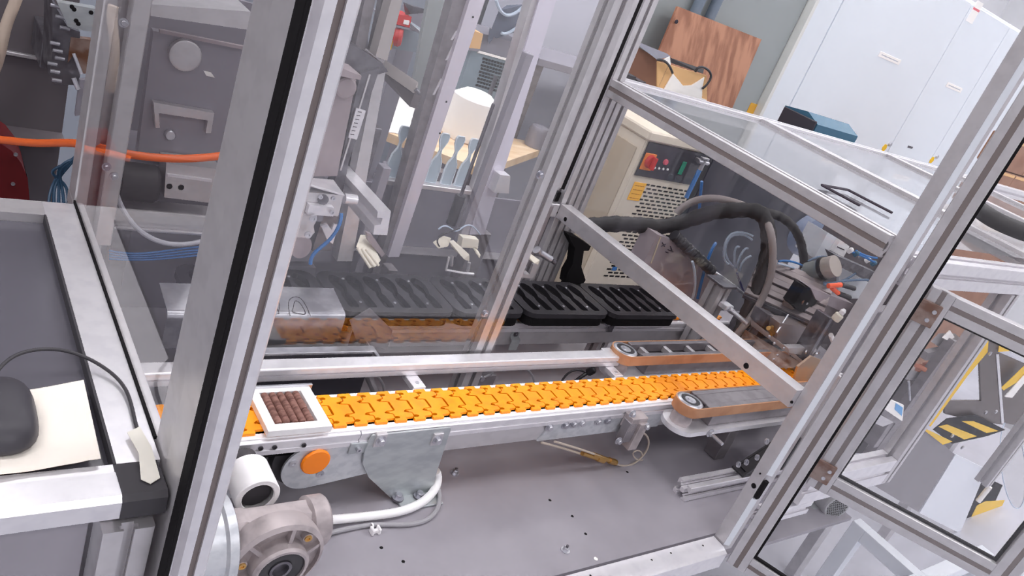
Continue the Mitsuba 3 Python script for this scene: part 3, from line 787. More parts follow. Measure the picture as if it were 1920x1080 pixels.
rl = thing("plastic_sleeve", "thick white plastic sleeve on a dark roller behind the gear motor", "sleeve")
c0, c1 = at(468, 912, y=-0.085), at(487, 938, y=-0.145)
d = np.array([0.0, -0.065, 0.0])
cc = np.array(at(484, 934, y=-0.152))
part(rl, "sleeve", lathe([(0.0235, 0), (0.0325, 0), (0.0335, 0.002), (0.0335, 0.058), (0.032, 0.06), (0.025, 0.06), (0.0235, 0.058)], cc + [0, 0.06, 0], [0, -1, 0], 40), WHITE)
part(rl, "roller", lathe([(0, 0), (0.0232, 0), (0.0232, 0.075), (0, 0.075)], cc + [0, 0.085, 0], [0, -1, 0], 30), RUBBER, "dark roller core")

# cables on the base plate
cable("flat_cable", [(598, 972, {"y": -0.17}), (640, 973, {"z": -0.163}), (690, 968, {"z": -0.165}), (740, 961, {"z": -0.165}), (780, 948, {"z": -0.165}), (808, 927, {"z": -0.162}), (820, 905, {"z": -0.152}), (818, 884, {"z": -0.13})], {}, 0.0082, WHITE, "thick white cable curving around the foot of the support bracket", "cable", 70, 12)
gc = thing("grey_cable", "thin grey cable with a small white clip lying on the base plate", "cable")
gp = [at(578, 1022, z=-0.16), at(610, 1002, z=-0.166), at(650, 992, z=-0.17), at(700, 984, z=-0.17), at(750, 984, z=-0.17), at(792, 978, z=-0.17), at(815, 962, z=-0.168), at(824, 940, z=-0.166), at(822, 915, z=-0.16)]
part(gc, "cable", tube(gp, 0.0042, 70, 10), GREY_CABLE)
c = at(700, 987, z=-0.168)
part(gc, "clip", [bx(c[0] - 0.009, c[0] + 0.009, c[1] - 0.012, c[1] - 0.006, -0.175, -0.166), bx(c[0] - 0.009, c[0] - 0.004, c[1] - 0.016, c[1] - 0.002, -0.175, -0.162), bx(c[0] + 0.004, c[0] + 0.009, c[1] - 0.016, c[1] - 0.002, -0.175, -0.162),
                   tf(lathe([(0.0048, -0.0015), (0.0062, -0.0015), (0.0062, 0.0015), (0.0048, 0.0015)], [0, 0, 0], [1, 0, 0], 16), [[1, 0, 0, c[0] - 0.002], [0, 1, 0, c[1] + 0.002], [0, 0, 1, -0.169], [0, 0, 0, 1]])], WHITE, "white cable clip")
for q, l in (((853, 885), "small hexagon bolt lying on the base plate, nearest to the support bracket"), ((1061, 1030), "hexagon bolt lying on the base plate near the front sill")):
    c = at(*q, z=-0.172)
    b = thing("loose_bolt", l, "bolt")
    part(b, "head", hexbolt([c[0], c[1], -0.175], [0, 0, 1], 0.0055, 0.008), STEEL)
    part(b, "tip", cyl([c[0], c[1], -0.1665], [c[0], c[1], -0.162], 0.003, 10), STEEL_DARK)
c = at(1117, 1048, z=-0.175)
solo("paper_dot", ext(Point(0, 0).buffer(0.0045), 0.0006).apply_translation([c[0], c[1], -0.1749]), PAPER, "tiny white paper dot on the base plate beside the front sill", "paper")

# sensor bracket under the chain with its cables
pri("taupe_cable", srgb(168, 156, 144), 0.5)
sbk = thing("sensor_bracket", "grey sensor block clamped under the orange conveyor rail with looped cables", "sensor")
p = at(1190, 800, y=-0.075)
part(sbk, "clamp", bx(p[0] - 0.03, p[0] + 0.02, -0.085, -0.056, -0.055, -0.018), CAST)
part(sbk, "block", bx(p[0] - 0.005, p[0] + 0.022, -0.092, -0.06, -0.105, -0.03), CAST)
part(sbk, "block", bx(p[0] - 0.032, p[0] - 0.004, -0.085, -0.062, -0.085, -0.03), ALU_DARK)
for q in ((1186, 776), (1212, 800), (1160, 827)):
    c = at(*q, y=-0.092)
    part(sbk, "bolt", hexbolt([c[0], -0.0905, c[2]], [0, -1, 0], 0.0055, 0.007), STEEL)
for i, px in enumerate(([(1015, 830), (1060, 842), (1095, 853), (1125, 862)], [(1040, 828), (1080, 840), (1110, 850), (1140, 862)])):
    part(sbk, "cable", tube([at(*q, y=-0.06 - 0.008 * i) for q in px], 0.0026, 30, 7), "mat_taupe_cable")
for q0, q1 in (((1092, 850), (1128, 862)), ((1112, 852), (1150, 866))):
    part(sbk, "plug", [cyl(at(*q0, y=-0.066), at(*q1, y=-0.066), 0.0055, 12), cyl(at(q1[0] - 8, q1[1] - 3, y=-0.066), at(q1[0] + 4, q1[1] + 1, y=-0.066), 0.0075, 10)], BRASS)
part(sbk, "cable", tube([at(*q, y=-0.07) for q in ((1145, 866), (1165, 873), (1190, 868), (1212, 845), (1215, 822), (1205, 812))], 0.0024, 40, 7), "mat_taupe_cable")
part(sbk, "cable", tube([at(*q, y=-0.07) for q in ((1205, 862), (1190, 858), (1188, 848), (1197, 845), (1204, 855), (1196, 864))], 0.0018, 40, 7), "mat_taupe_cable")

# profile offcut with black corner bracket
pf = thing("profile_bar", "silver T-slot profile bar lying on the base plate with open cut end", "profile bar")
part(pf, "bar", slab(affinity.translate(tslot(0.04, 0.04, "lrtb", 0.014, 0.004, 0.022, 0.0145), -0.187, -0.1545), "x", 1.468, 1.85), ALU_BRIGHT)
cb = thing("corner_bracket", "black cast corner bracket bolted on the profile bar", "bracket")
x0, x1 = 1.665, 1.835
CBF = part(cb, "foot", bx(x0, x1, -0.205, -0.166, -0.1345, -0.1285), BLACK)
part(cb, "rib", hull([[x0 + 0.005, -0.203, -0.1285], [x0 + 0.005, -0.198, -0.1285], [x1, -0.203, -0.1285], [x1, -0.198, -0.1285], [x1, -0.203, -0.03], [x1, -0.198, -0.03]]), BLACK)
part(cb, "rib", hull([[x0 + 0.005, -0.173, -0.1285], [x0 + 0.005, -0.168, -0.1285], [x1, -0.173, -0.1285], [x1, -0.168, -0.1285], [x1, -0.173, -0.03], [x1, -0.168, -0.03]]), BLACK)
part(cb, "back", bx(x1 - 0.006, x1, -0.205, -0.166, -0.1285, -0.03), BLACK)
part(cb, "web", hull([[x0 + 0.02, -0.198, -0.126], [x0 + 0.02, -0.173, -0.126], [x1 - 0.02, -0.198, -0.04], [x1 - 0.02, -0.173, -0.04], [x1 - 0.01, -0.198, -0.05], [x1 - 0.01, -0.173, -0.05], [x0 + 0.03, -0.198, -0.1285], [x0 + 0.03, -0.173, -0.1285]]), BLACK)
for q in ((1384, 871), (1399, 867), (1419, 858), (1437, 828)):
    c = at(*q, y=-0.2065)
    part(cb, "screw", capscrew([c[0], -0.2052, max(c[2], -0.128)], [0, -0.9, 0.4], 0.0075, 0.004), STEEL)
ul = thing("upright_profile", "short grey upright profile standing behind the right post beside the corner bracket", "profile bar")
part(ul, "profile", slab(affinity.translate(tslot(0.04, 0.04), 1.857, -0.187), "z", -0.174, 0.16), ALU)

# ================================================================ left: hinged lid with frame, paper, mouse, cable, tape
ld = thing("infeed_tunnel", "boxed infeed tunnel with silver-framed flat lid and dark glazing in the lower left corner", "machine housing")
LP = slab(orient(Polygon([(0.203, -0.2995), (0.247, -0.2995), (0.247, 0.312), (0.203, 0.312)])), "z", 0.168, 0.2)
part(ld, "frame_bar", LP, ALU_BRIGHT)
FB = orient(Polygon([(-0.313, 0.2), (-0.3, 0.2), (-0.3, 0.165), (-0.338, 0.162), (-0.3545, 0.177), (-0.3545, 0.198), (-0.349, 0.2035), (-0.3145, 0.2025)]))
part(ld, "frame_bar", slab(FB, "x", -0.4, 0.2), ALU_BRIGHT, smooth=20)
part(ld, "frame_bar", slab(orient(Polygon([(0.265, 0.168), (0.312, 0.168), (0.312, 0.2), (0.265, 0.2)])), "x", -0.4, 0.203), ALU)
CP = orient(Polygon([(-0.313, 0.2), (-0.3, 0.2), (-0.3, 0.165), (-0.338, 0.162), (-0.3555, 0.177), (-0.3555, 0.199), (-0.3495, 0.2045), (-0.3145, 0.2035)]))
part(ld, "corner_piece", slab(CP, "x", 0.2, 0.243), RUBBER, "dark grey plastic corner piece", smooth=20)
part(ld, "glazing", bx(-0.4, 0.2025, -0.299, 0.2645, 0.183, 0.186, 0), pri("smoked", srgb(92, 90, 98), 0.16), "dark smoked panel")
part(ld, "seal", bx(0.2005, 0.2035, -0.3, 0.265, 0.186, 0.2008, 0), RUBBER, "thin rubber seal")
tb = ld
part(tb, "front", bx(-0.4, 0.178, -0.336, -0.332, -0.4, 0.16, 0.001), PLATE)
part(tb, "leg", slab(affinity.translate(tslot(0.05, 0.04, "b"), 0.212, -0.336), "z", -0.4, 0.16), ALU)
part(tb, "side", bx(0.205, 0.235, -0.31, 0.3, -0.3, 0.165), ALU_DARK)
part(tb, "back", bx(-0.4, 0.235, 0.3, 0.306, -0.3, 0.165), DARK_PANEL)
# paper lying on lid bars
def sheet(pts, nx, ny, hfun, mat, name, label, cat):
    pts = np.asarray(pts, float)
    u, v = np.meshgrid(np.linspace(0, 1, nx), np.linspace(0, 1, ny))
    P = ((1 - u) * (1 - v))[..., None] * pts[0] + (u * (1 - v))[..., None] * pts[1] + (u * v)[..., None] * pts[2] + ((1 - u) * v)[..., None] * pts[3]
    P[..., 2] += hfun(u, v)
    top = P.reshape(-1, 3)
    bot = top - [0, 0, 0.0004]
    V = np.vstack([top, bot]); n = nx * ny
    F = []
    for j in range(ny - 1):
        for i in range(nx - 1):
            a = j * nx + i
            F += [[a, a + 1, a + nx + 1], [a, a + nx + 1, a + nx], [n + a, n + a + nx + 1, n + a + 1], [n + a, n + a + nx, n + a + nx + 1]]
    m = trimesh.Trimesh(V, F, process=False)
    return solo(name, m, mat, label, cat, smooth=40)
zp = 0.2065
sheet([at(*q, z=zp) for q in ((-120, 760), (157, 712), (189, 862), (-80, 900))], 12, 8, lambda u, v: 0.002 * np.sin(6 * u + 2 * v) * (1 - np.abs(2 * u - 1)) + 0.0015 * (u > 0.9) * v, PAPER_CREAM, "paper_sheet", "cream paper sheet under the dark computer mouse", "paper")
ms = thing("computer_mouse", "dark grey computer mouse lying on the cream paper sheet", "mouse")
mc = np.array([0.098, -0.226, 0.2075])
V, F = [], []
na, nb = 36, 12
def mouse_outline(a):
    ca, sa = math.cos(a), math.sin(a)
    r = 1 / ((abs(ca) ** 3.2 + abs(sa) ** 3.2) ** (1 / 3.2))
    return 0.041 * r * ca, 0.058 * r * sa
for j in range(nb + 1):
    t = j / nb
    k = math.cos(t * math.pi / 2) ** 0.55 if j < nb else 0.0
    z = 0.031 * math.sin(t * math.pi / 2)
    for i in range(na):
        x, y = mouse_outline(2 * math.pi * i / na)
        if j == 0:
            x, y = x * 0.95, y * 0.95
        V.append(mc + [x * k, y * k, z * (1 - 1.6 * (y * k) ** 2 / 0.058) + 0.0])
for j in range(nb):
    for i in range(na):
        a, b = j * na + i, j * na + (i + 1) % na
        F += [[a, b, b + na], [a, b + na, a + na]]
SH = part(ms, "shell", trimesh.Trimesh(V, F, process=False), pri("mouse_grey", srgb(62, 60, 66), 0.45), smooth=60)
part(SH, "button_gap", [bx(mc[0] - 0.0006, mc[0] + 0.0006, mc[1] + 0.02, mc[1] + 0.05, 0.222, 0.2355, 0), ], BLACK_MATT)
part(SH, "scroll_wheel", lathe([(0.004, -0.003), (0.0085, -0.003), (0.0085, 0.003), (0.004, 0.003)], [mc[0], mc[1] + 0.033, 0.2305], [1, 0, 0], 18), RUBBER)
cable("mouse_cable", [(-60, 780, {"z": 0.222}), (0, 690, {"z": 0.225}), (40, 662, {"z": 0.225}), (100, 655, {"z": 0.222}), (160, 670, {"z": 0.212}), (215, 705, {"z": 0.206}), (240, 740, {"z": 0.2045}), (250, 775, {"z": 0.2035}), (258, 805, {"z": 0.203})], {}, 0.0021, RUBBER, "dark mouse cable arching across the framed lid", "cable", 80, 9)
tp = [at(*q, z=zz) for q, zz in (((238, 812), 0.2055), ((262, 799), 0.207), ((284, 838), 0.2062), ((300, 897), 0.2055), ((282, 909), 0.205), ((264, 900), 0.2055), ((260, 850), 0.206))]
m = plate_from(tp, [0, 0, 1], 0.0008)
solo("masking_tape", m, pri("tape_cream", srgb(228, 224, 212), 0.6), "crumpled cream strip of masking tape over the dark corner piece", "tape")
# ================================================================ inside the machine
def yplate(pts, y, depth):
    """A plate facing -y whose outline is seen at these pixels in the plane y."""
    q = [at(px, py, y=y) for px, py in pts]
    return slab(clean([(p[0], p[2]) for p in q]), "y", y, y + depth)

def span(px0, px1, y):
    return at(*px0, y=y), at(*px1, y=y)

def xcyl(px, y, r, x0, x1, seg=24):
    p = at(*px, y=y)
    return cyl([x0, p[1], p[2]], [x1, p[1], p[2]], r, seg)

def ycap(px, y, r, h, bev=0.15):
    """A round cap facing -y centred on this pixel in the plane y."""
    p = at(*px, y=y)
    return lathe([(0, 0), (r, 0), (r, h * (1 - bev)), (r * (1 - bev), h), (0, h)], [p[0], y + h, p[2]], [0, -1, 0], 30)

def ybolt(px, y, r=0.005, h=0.004):
    p = at(*px, y=y)
    return capscrew([p[0], y, p[2]], [0, -1, 0], r, h)

PANEL = pri("inner_panel", srgb(142, 139, 148), 0.45, 0.15)
PANEL_DARK = pri("inner_panel_dark", srgb(98, 92, 96), 0.45, 0.1)
MAUVE = pri("mauve_plate", None, 0.4, 0.3, fn=speckle(srgb(168, 156, 160), srgb(154, 142, 146), 12))
CREAM = pri("cream_plastic", srgb(226, 220, 204), 0.45)

# back walls
bw = thing("sheet_partition", "grey sheet panel closing the back of the machine behind the black trays", "panel")
part(bw, "sheet", bx(0.62, 1.42, 0.60, 0.606, -0.174, 0.185, 0.001), PANEL)
part(bw, "sheet", bx(0.31, 0.6195, 0.60, 0.606, -0.174, 0.52, 0.001), PANEL)
part(bw, "flange", bx(0.62, 1.42, 0.56, 0.5995, 0.02, 0.023, 0.0005), ALU)
ew = thing("end_wall", "dark brownish grey sheet wall with a raised seam behind the lid in the upper left corner", "panel")
part(ew, "sheet", bx(-0.5, 0.31, 0.86, 0.868, -0.5, 1.3, 0.001), PANEL_DARK)
a = at(55, 105, y=0.855)
part(ew, "seam", bx(0.175, 0.262, 0.848, 0.8595, a[2] - 0.004, a[2] + 0.003, 0.001), ALU, "light raised seam")
b = at(40, 240, y=0.855)
part(ew, "ledge", bx(-0.5, 0.31, 0.80, 0.8595, b[2] - 0.004, b[2], 0.001), PANEL_DARK)
rm = thing("red_housing", "dark red rounded machine housing behind the framed lid at the left edge", "housing")
q = [at(px, py, y=0.66) for px, py in ((-70, 250), (0, 268), (22, 283), (40, 306), (52, 335), (56, 380), (56, 420), (-70, 420))]
part(rm, "body", slab(clean([(p[0], p[2]) for p in q]), "y", 0.66, 0.79), DARK_RED, smooth=40)
for px in ((29, 288), (24, 343)):
    part(rm, "screw", ybolt(px, 0.6595, 0.0035, 0.003).apply_translation([0, -0.0028, 0]), STEEL)
vb = thing("valve_block", "dark valve block with rows of bright pins in the upper left corner", "valve block")
q0, q1 = at(100, 10, y=0.60), at(128, 155, y=0.60)
part(vb, "block", yplate([(100, 6), (128, 52), (150, 60), (150, 160), (104, 158), (96, 150)], 0.60, 0.12), STEEL_DARK)
part(vb, "plate", yplate([(107, 4), (180, 17), (172, 60), (150, 56), (128, 50)], 0.575, 0.02), ZINC, "light steel plate")
for px in ((135, 13), (139, 18), (143, 39), (147, 45), (171, 24)):
    part(vb, "hole", ycap(px, 0.5735, 0.0035, 0.002), BLACK_MATT)
for x, y in ((470, 53), (512, 145), (550, 238), (466, 366), (490, 430), (508, 493), (445, 538), (468, 604), (482, 678)):
    p = at(x / 4.5, y / 4.5, y=0.585)
    part(vb, "pin", cyl([p[0] - 0.008, 0.585, p[2]], [p[0] + 0.007, 0.585, p[2]], 0.0032, 12), STEEL, "bright steel pin")
part(vb, "lever", yplate([(133, 70), (172, 75), (166, 138), (152, 138), (138, 102), (127, 118)], 0.598, 0.015), RUST)
part(vb, "rod", cyl(at(138, 100, y=0.585), at(153, 139, y=0.575), 0.003, 10), STEEL)
part(vb, "rod", cyl(at(138, 146, y=0.585), at(147, 168, y=0.58), 0.004, 10), STEEL)
part(vb, "bar", yplate([(150, 150), (166, 150), (154, 215), (141, 218)], 0.585, 0.012), PANEL)
part(vb, "bracket", bx(q1[0] - 0.03, q1[0] + 0.02, 0.7205, 0.8595, q1[2] - 0.02, q1[2] + 0.04), STEEL_DARK)
cable("air_hose", [(35, -30, {"y": 0.62}), (28, 5, {"y": 0.62}), (14, 40, {"y": 0.62}), (4, 80, {"y": 0.62}), (-10, 130, {"y": 0.64})], {}, 0.009, pri("clay_hose", srgb(196, 178, 162), 0.5), "pale brownish hose hanging in the upper left corner", "hose", 40, 12)
cable("orange_hose", [(-60, 262, {"y": 0.56}), (0, 262, {"y": 0.55}), (60, 268, {"y": 0.50}), (110, 268, {"y": 0.46}), (165, 272, {"y": 0.40}), (230, 287, {"y": 0.355}), (300, 296, {"y": 0.35}), (360, 297, {"y": 0.35}), (430, 290, {"y": 0.35})], {}, 0.0068, pri("hose_orange", srgb(240, 108, 44), 0.4), "bright orange hose running behind the side guard pane", "hose", 70, 14)
for k in range(5):
    cable("blue_air_tube", [(146 - 4 * k, 290 + 4 * k, {"y": 0.5}), (120 - 5 * k + 8 * (k % 2), 315 + 3 * k, {"y": 0.5}), (100 + 5 * k, 345, {"y": 0.5}), (92 + 9 * k, 375, {"y": 0.48}), (90 + 11 * k, 420, {"y": 0.45})], {}, 0.0026, pri("blue_tube_dark", srgb(52, 84, 112), 0.4) if k == 0 else "mat_blue_tube_dark", "thin dark blue air tube of the curving bundle left of the side guard", "air tube", 34, 7)
    labels[[x for x in labels if x.startswith("blue_air_tube")][-1]]["group"] = "blue air tubes in the bundle"

# far-left frame post seen through the side guard and the cover strip on it
lp = thing("cover_strip", "pale grey vertical strip with bright screws hanging behind the side guard pane", "strip")
a, b = span((176, 460), (207, 460), 0.30)
part(lp, "strip", bx(a[0], b[0] + 0.001, 0.30, 0.325, a[2], 1.2), ALU)
for px in ((200, 313), (214, 331), (232, 43)):
    p = at(*px, y=0.2985)
    part(lp, "screw", hexbolt([p[0], 0.2995, p[2]], [0, -1, 0], 0.004, 0.005), STEEL)

mp = thing("drive_plate", "grey upright machine plate with a round boss, seen through the side guard pane", "machine plate")
part(mp, "plate", yplate([(288, 58), (470, 96), (420, 320), (258, 290)], 0.44, 0.02), PANEL)
part(mp, "boss", ycap((349, 106), 0.425, 0.0265, 0.014), ALU, "round boss")
part(mp, "cover_box", [yplate([(281, 8), (470, 22), (466, 56), (283, 30)], 0.36, 0.079)], ALU, "pale box at the top")
part(mp, "strip", yplate([(300, 56), (460, 88), (459, 94), (300, 62)], 0.43, 0.009), MAUVE)
part(mp, "u_bracket", yplate([(288, 192), (402, 212), (396, 250), (386, 250), (390, 226), (298, 212), (300, 240), (292, 240)], 0.425, 0.014), ALU)
part(mp, "label", yplate([(382, 133), (396, 136), (403, 146), (387, 142)], 0.4375, 0.002), PAPER, "small white sticker")
part(mp, "knob", ycap((320, 255), 0.43, 0.009, 0.009), STEEL)
dm = thing("dark_motor", "dark grey motor cylinder beside a silver block, behind the side guard pane", "motor")
p = at(262, 342, y=0.40)
part(dm, "housing", lathe([(0, 0), (0.028, 0), (0.034, 0.006), (0.034, 0.062), (0.030, 0.068), (0, 0.068)], [p[0] - 0.04, 0.40, p[2]], [1, 0, 0], 32), RUBBER)
part(dm, "block", yplate([(312, 306), (415, 318), (405, 382), (308, 370)], 0.385, 0.05), ALU, "silver block")
part(dm, "edge", yplate([(314, 326), (398, 337), (398, 342), (314, 331)], 0.382, 0.003), ALU_BRIGHT)  # brighter bar paints the highlight across the silver block
for px in ((318, 350), (340, 352)):
    part(dm, "hole", ycap(px, 0.3835, 0.005, 0.0018), BLACK_MATT)
part(dm, "bracket", bx(p[0] - 0.03, p[0] + 0.11, 0.436, 0.599, p[2] - 0.02, p[2] + 0.02), PANEL)
cb2 = thing("cross_beam", "silver horizontal beam across the machine behind the side guard pane, under the dark motor", "beam")
a, b = at(215, 386, y=0.42), at(400, 430, y=0.42)
part(cb2, "beam", bx(0.335, 0.62, 0.42, 0.47, a[2] - 0.042, a[2] - 0.006), ALU)
part(cb2, "lip", bx(0.335, 0.62, 0.412, 0.4195, a[2] - 0.044, a[2] - 0.038), ALU_BRIGHT)  # brighter strip paints the highlight on the lower edge of the beam
part(cb2, "post", bx(0.34, 0.37, 0.43, 0.46, -0.174, a[2] - 0.043), ALU_DARK)
cable("white_hose", [(216, 352, {"y": 0.36}), (232, 395, {"y": 0.36}), (262, 432, {"y": 0.36}), (300, 453, {"y": 0.36}), (345, 458, {"y": 0.36}), (400, 445, {"y": 0.36})], {}, 0.0045, pri("milky_hose", srgb(196, 196, 204), 0.4), "milky white hose hanging in an arc behind the side guard pane", "hose", 50, 10)
for k in range(4):
    cable("blue_air_tube", [(205, 470 + 5 * k, {"y": 0.38}), (270, 475 + 4 * k, {"y": 0.38}), (330, 468 + 5 * k, {"y": 0.38}), (420, 462 + 4 * k, {"y": 0.38})], {}, 0.002, BLUE_TUBE, "thin blue air tube of the level bundle under the white hose", "air tube", 24, 6)
    labels[[x for x in labels if x.startswith("blue_air_tube")][-1]]["group"] = "level blue air tubes"

# lifting unit behind the inner guard
lu = thing("lifting_unit", "mauve grey upright plate with round cap and dark guide rail behind the front post", "lifting unit")
part(lu, "plate", yplate([(560, 118), (668, 150), (632, 330), (540, 332)], 0.33, 0.03), MAUVE)
part(lu, "top_block", yplate([(560, 112), (628, 122), (660, 136), (678, 142), (676, 150), (628, 141), (560, 134)], 0.30, 0.06), MAUVE)
part(lu, "cap", ycap((650, 166), 0.318, 0.0195, 0.012), MAUVE, "round cap")
part(lu, "guide_rail", yplate([(676, 138), (712, 128), (655, 300), (620, 470), (585, 470), (640, 300)], 0.352, 0.03), STEEL_DARK, "dark guide rail")
part(lu, "rail_edge", yplate([(692, 140), (695, 140), (640, 320), (637, 320)], 0.3495, 0.003), ALU)
part(lu, "scale", yplate([(668, 203), (686, 208), (669, 262), (653, 258)], 0.347, 0.004), ALU_BRIGHT, "small scale with dark marks")
for k in range(7):
    c = at(675 - 2.3 * k, 210 + 7 * k, y=0.3468)
    part(lu, "mark", bx(c[0] - 0.0045, c[0] + 0.003, 0.3462, 0.347, c[2] - 0.0007, c[2] + 0.0007, 0), INK)
part(lu, "column", yplate([(706, 128), (724, 128), (660, 490), (632, 490)], 0.37, 0.03), ALU, "pale column")
part(lu, "clamp", yplate([(600, 70), (640, 78), (676, 92), (716, 118), (728, 134), (708, 140), (676, 140), (650, 124), (600, 112)], 0.36, 0.05), STEEL_DARK, "dark clamp")
part(lu, "upper_plate", yplate([(630, 0), (690, -30), (690, 92), (660, 82), (630, 75)], 0.42, 0.02), PANEL)
for x0 in (668, 700):
    part(lu, "upper_column", yplate([(x0 + 22, -30), (x0 + 42, -30), (x0 + 14, 104), (x0 - 4, 98)], 0.40, 0.018), ALU_DARK)
part(lu, "upper_column", yplate([(742, -30), (762, -30), (726, 114), (704, 106)], 0.365, 0.03), pri("warm_grey", srgb(172, 166, 164), 0.4, 0.3), "warm grey column")
part(lu, "foot", yplate([(560, 420), (640, 430), (620, 490), (540, 490)], 0.42, 0.1), PANEL)
part(lu, "base", bx(0.56, 0.76, 0.45, 0.55, -0.174, 0.03), PANEL)

ga = thing("transfer_arm", "thick silver T-slot arm pointing toward the conveyor, with cut end face", "arm")
e = [at(px, py, y=0.2) for px, py in ((708, 396), (733, 396), (726, 441), (700, 440), (702, 423), (714, 421), (717, 409), (707, 408))]
part(ga, "bar", slab(clean([(p[0], p[2]) for p in e]), "y", 0.2, 0.44), ALU_BRIGHT, smooth=20)
p = at(625, 277, y=0.42)
part(ga, "head", bx(p[0] + 0.03, p[0] + 0.085, 0.405, 0.4395, p[2] - 0.05, p[2] + 0.06), STEEL_DARK)
part(ga, "lug", yplate([(612, 274), (634, 277), (638, 294), (628, 294), (616, 290)], 0.36, 0.05), ALU)
part(ga, "bolt", ybolt((629, 284), 0.356, 0.0055, 0.004), STEEL_DARK)

gp_ = thing("gripper_unit", "silver gripper block with socket bolts and a round rod beside the front post", "gripper")
YG2 = 0.215
part(gp_, "top_plate", hull([at(px, py, y=yy) for px, py, yy in ((540, 338, 0.215), (645, 364, 0.215), (545, 330, 0.29), (625, 337, 0.29), (540, 333, 0.22), (646, 368, 0.215))]), ALU_BRIGHT)
part(gp_, "block", yplate([(540, 358), (644, 366), (634, 406), (610, 401), (540, 398)], YG2, 0.035), ALU)
part(gp_, "block", yplate([(580, 384), (626, 389), (625, 406), (576, 402)], YG2 - 0.012, 0.011), ALU_BRIGHT)
part(gp_, "jaw", yplate([(540, 398), (594, 402), (594, 412), (588, 424), (590, 436), (580, 446), (540, 444)], YG2 - 0.004, 0.03), ALU)
for px, r in (((600, 368), 0.004), ((624, 371), 0.004), ((622, 397), 0.0045), ((586, 409), 0.0065), ((577, 439), 0.0065)):
    part(gp_, "bolt", ybolt(px, YG2 - 0.0165, r, 0.004), STEEL)
part(gp_, "knob", ycap((607, 376), YG2 - 0.006, 0.0095, 0.005), STEEL_DARK)
p0, p1 = at(645, 372, y=0.24), at(668, 373, y=0.24)
part(gp_, "rod", cyl(p0, [p1[0], 0.24, p0[2]], 0.0095, 20), ALU_BRIGHT, "round polished rod")
p = at(568, 470, y=0.235)
part(gp_, "roller", lathe([(0, 0), (0.021, 0), (0.022, 0.003), (0.022, 0.03), (0, 0.03)], [p[0] - 0.01, 0.265, p[2]], [0.2, -1, 0.25], 28), MAUVE, "short round roller")
part(gp_, "clip", yplate([(602, 424), (614, 420), (622, 432), (626, 420), (634, 424), (624, 458), (614, 450)], 0.24, 0.006), ALU_BRIGHT)
part(gp_, "carrier", bx(p[0] - 0.04, p[0] + 0.03, 0.251, 0.4, 0.235, 0.262), PANEL)
cable("blue_air_tube", [(640, 400, {"y": 0.23}), (632, 430, {"y": 0.22}), (612, 455, {"y": 0.22}), (592, 472, {"y": 0.22}), (582, 495, {"y": 0.22})], {}, 0.0035, BLUE_TUBE, "single blue air tube hanging from the silver gripper block near the front post", "air tube", 30, 8)
st = thing("guide_block", "beige ribbed guide block with a slotted holder above the tray behind the guard pane", "guide block")
part(st, "block", hull([at(px, py, y=yy) for px, py, yy in ((668, 462, 0.36), (676, 440, 0.40), (690, 441, 0.40), (714, 488, 0.36), (704, 500, 0.34), (694, 502, 0.34))]), CREAM)
for k in range(3):
    part(st, "rib", cyl(at(670 + 8 * k, 465 + 1 * k, y=0.352), at(694 + 8 * k, 502 - 2 * k, y=0.332), 0.0032, 8), CREAM)
part(st, "holder", yplate([(688, 437), (697, 440), (722, 476), (716, 482), (690, 452)], 0.37, 0.012), MAUVE)
part(st, "hanger", bx(at(690, 460, y=0.385)[0] - 0.01, at(690, 460, y=0.385)[0] + 0.01, 0.402, 0.43, 0.1, 0.3), PANEL)

# long profile columns in the middle
cl = thing("profile_column", "long pale profile column standing behind the guard pane, right of the transfer arm", "column")
part(cl, "profile", yplate([(884, -10), (913, -10), (748, 482), (728, 482)], 0.45, 0.04), pri("lilac_alu", srgb(212, 206, 216), 0.35, 0.3))
part(cl, "shadow_side", yplate([(852, -10), (883, -10), (727.5, 482), (714, 482)], 0.462, 0.03), ALU_DARK)  # shade on the left of the column, put in as darker metal
for a0, a1 in (((853, 58), (846, 75)), ((848, 82), (836, 113)), ((824, 148), (812, 178))):
    part(cl, "slot", yplate([(a0[0] + 2, a0[1]), (a0[0] + 6, a0[1]), (a1[0] + 3, a1[1]), (a1[0] - 1, a1[1])], 0.4605, 0.0014), ALU_BRIGHT)
for px in ((887, 32), (837, 191), (825, 250)):
    part(cl, "screw_hole", ycap(px, 0.4492, 0.0022, 0.001), BLACK_MATT)
cl2 = thing("profile_column", "pale double column modelled in place of a reflection band in the guard pane", "column")
part(cl2, "profile", yplate([(1014, -10), (1046, -10), (908, 440), (880, 440)], 0.50, 0.035), pri("lilac_light", srgb(214, 210, 222), 0.35, 0.3))  # solid strips stand in for a pale reflection in the pane
part(cl2, "edge_strip", yplate([(1000, -10), (1013, -10), (879, 440), (866, 440)], 0.505, 0.03), ALU)
part(cl2, "bracket", [yplate([(938, 328), (957, 330), (954, 363), (926, 361)], 0.47, 0.029)], ALU_BRIGHT, "small bright angle bracket")
part(cl2, "foot", bx(at(885, 440, y=0.52)[0], at(905, 440, y=0.52)[0] + 0.02, 0.51, 0.55, -0.174, 0.12), ALU_DARK)
part(cl, "foot", bx(at(730, 482, y=0.47)[0], at(748, 482, y=0.47)[0], 0.455, 0.49, -0.174, 0.03), ALU_DARK)

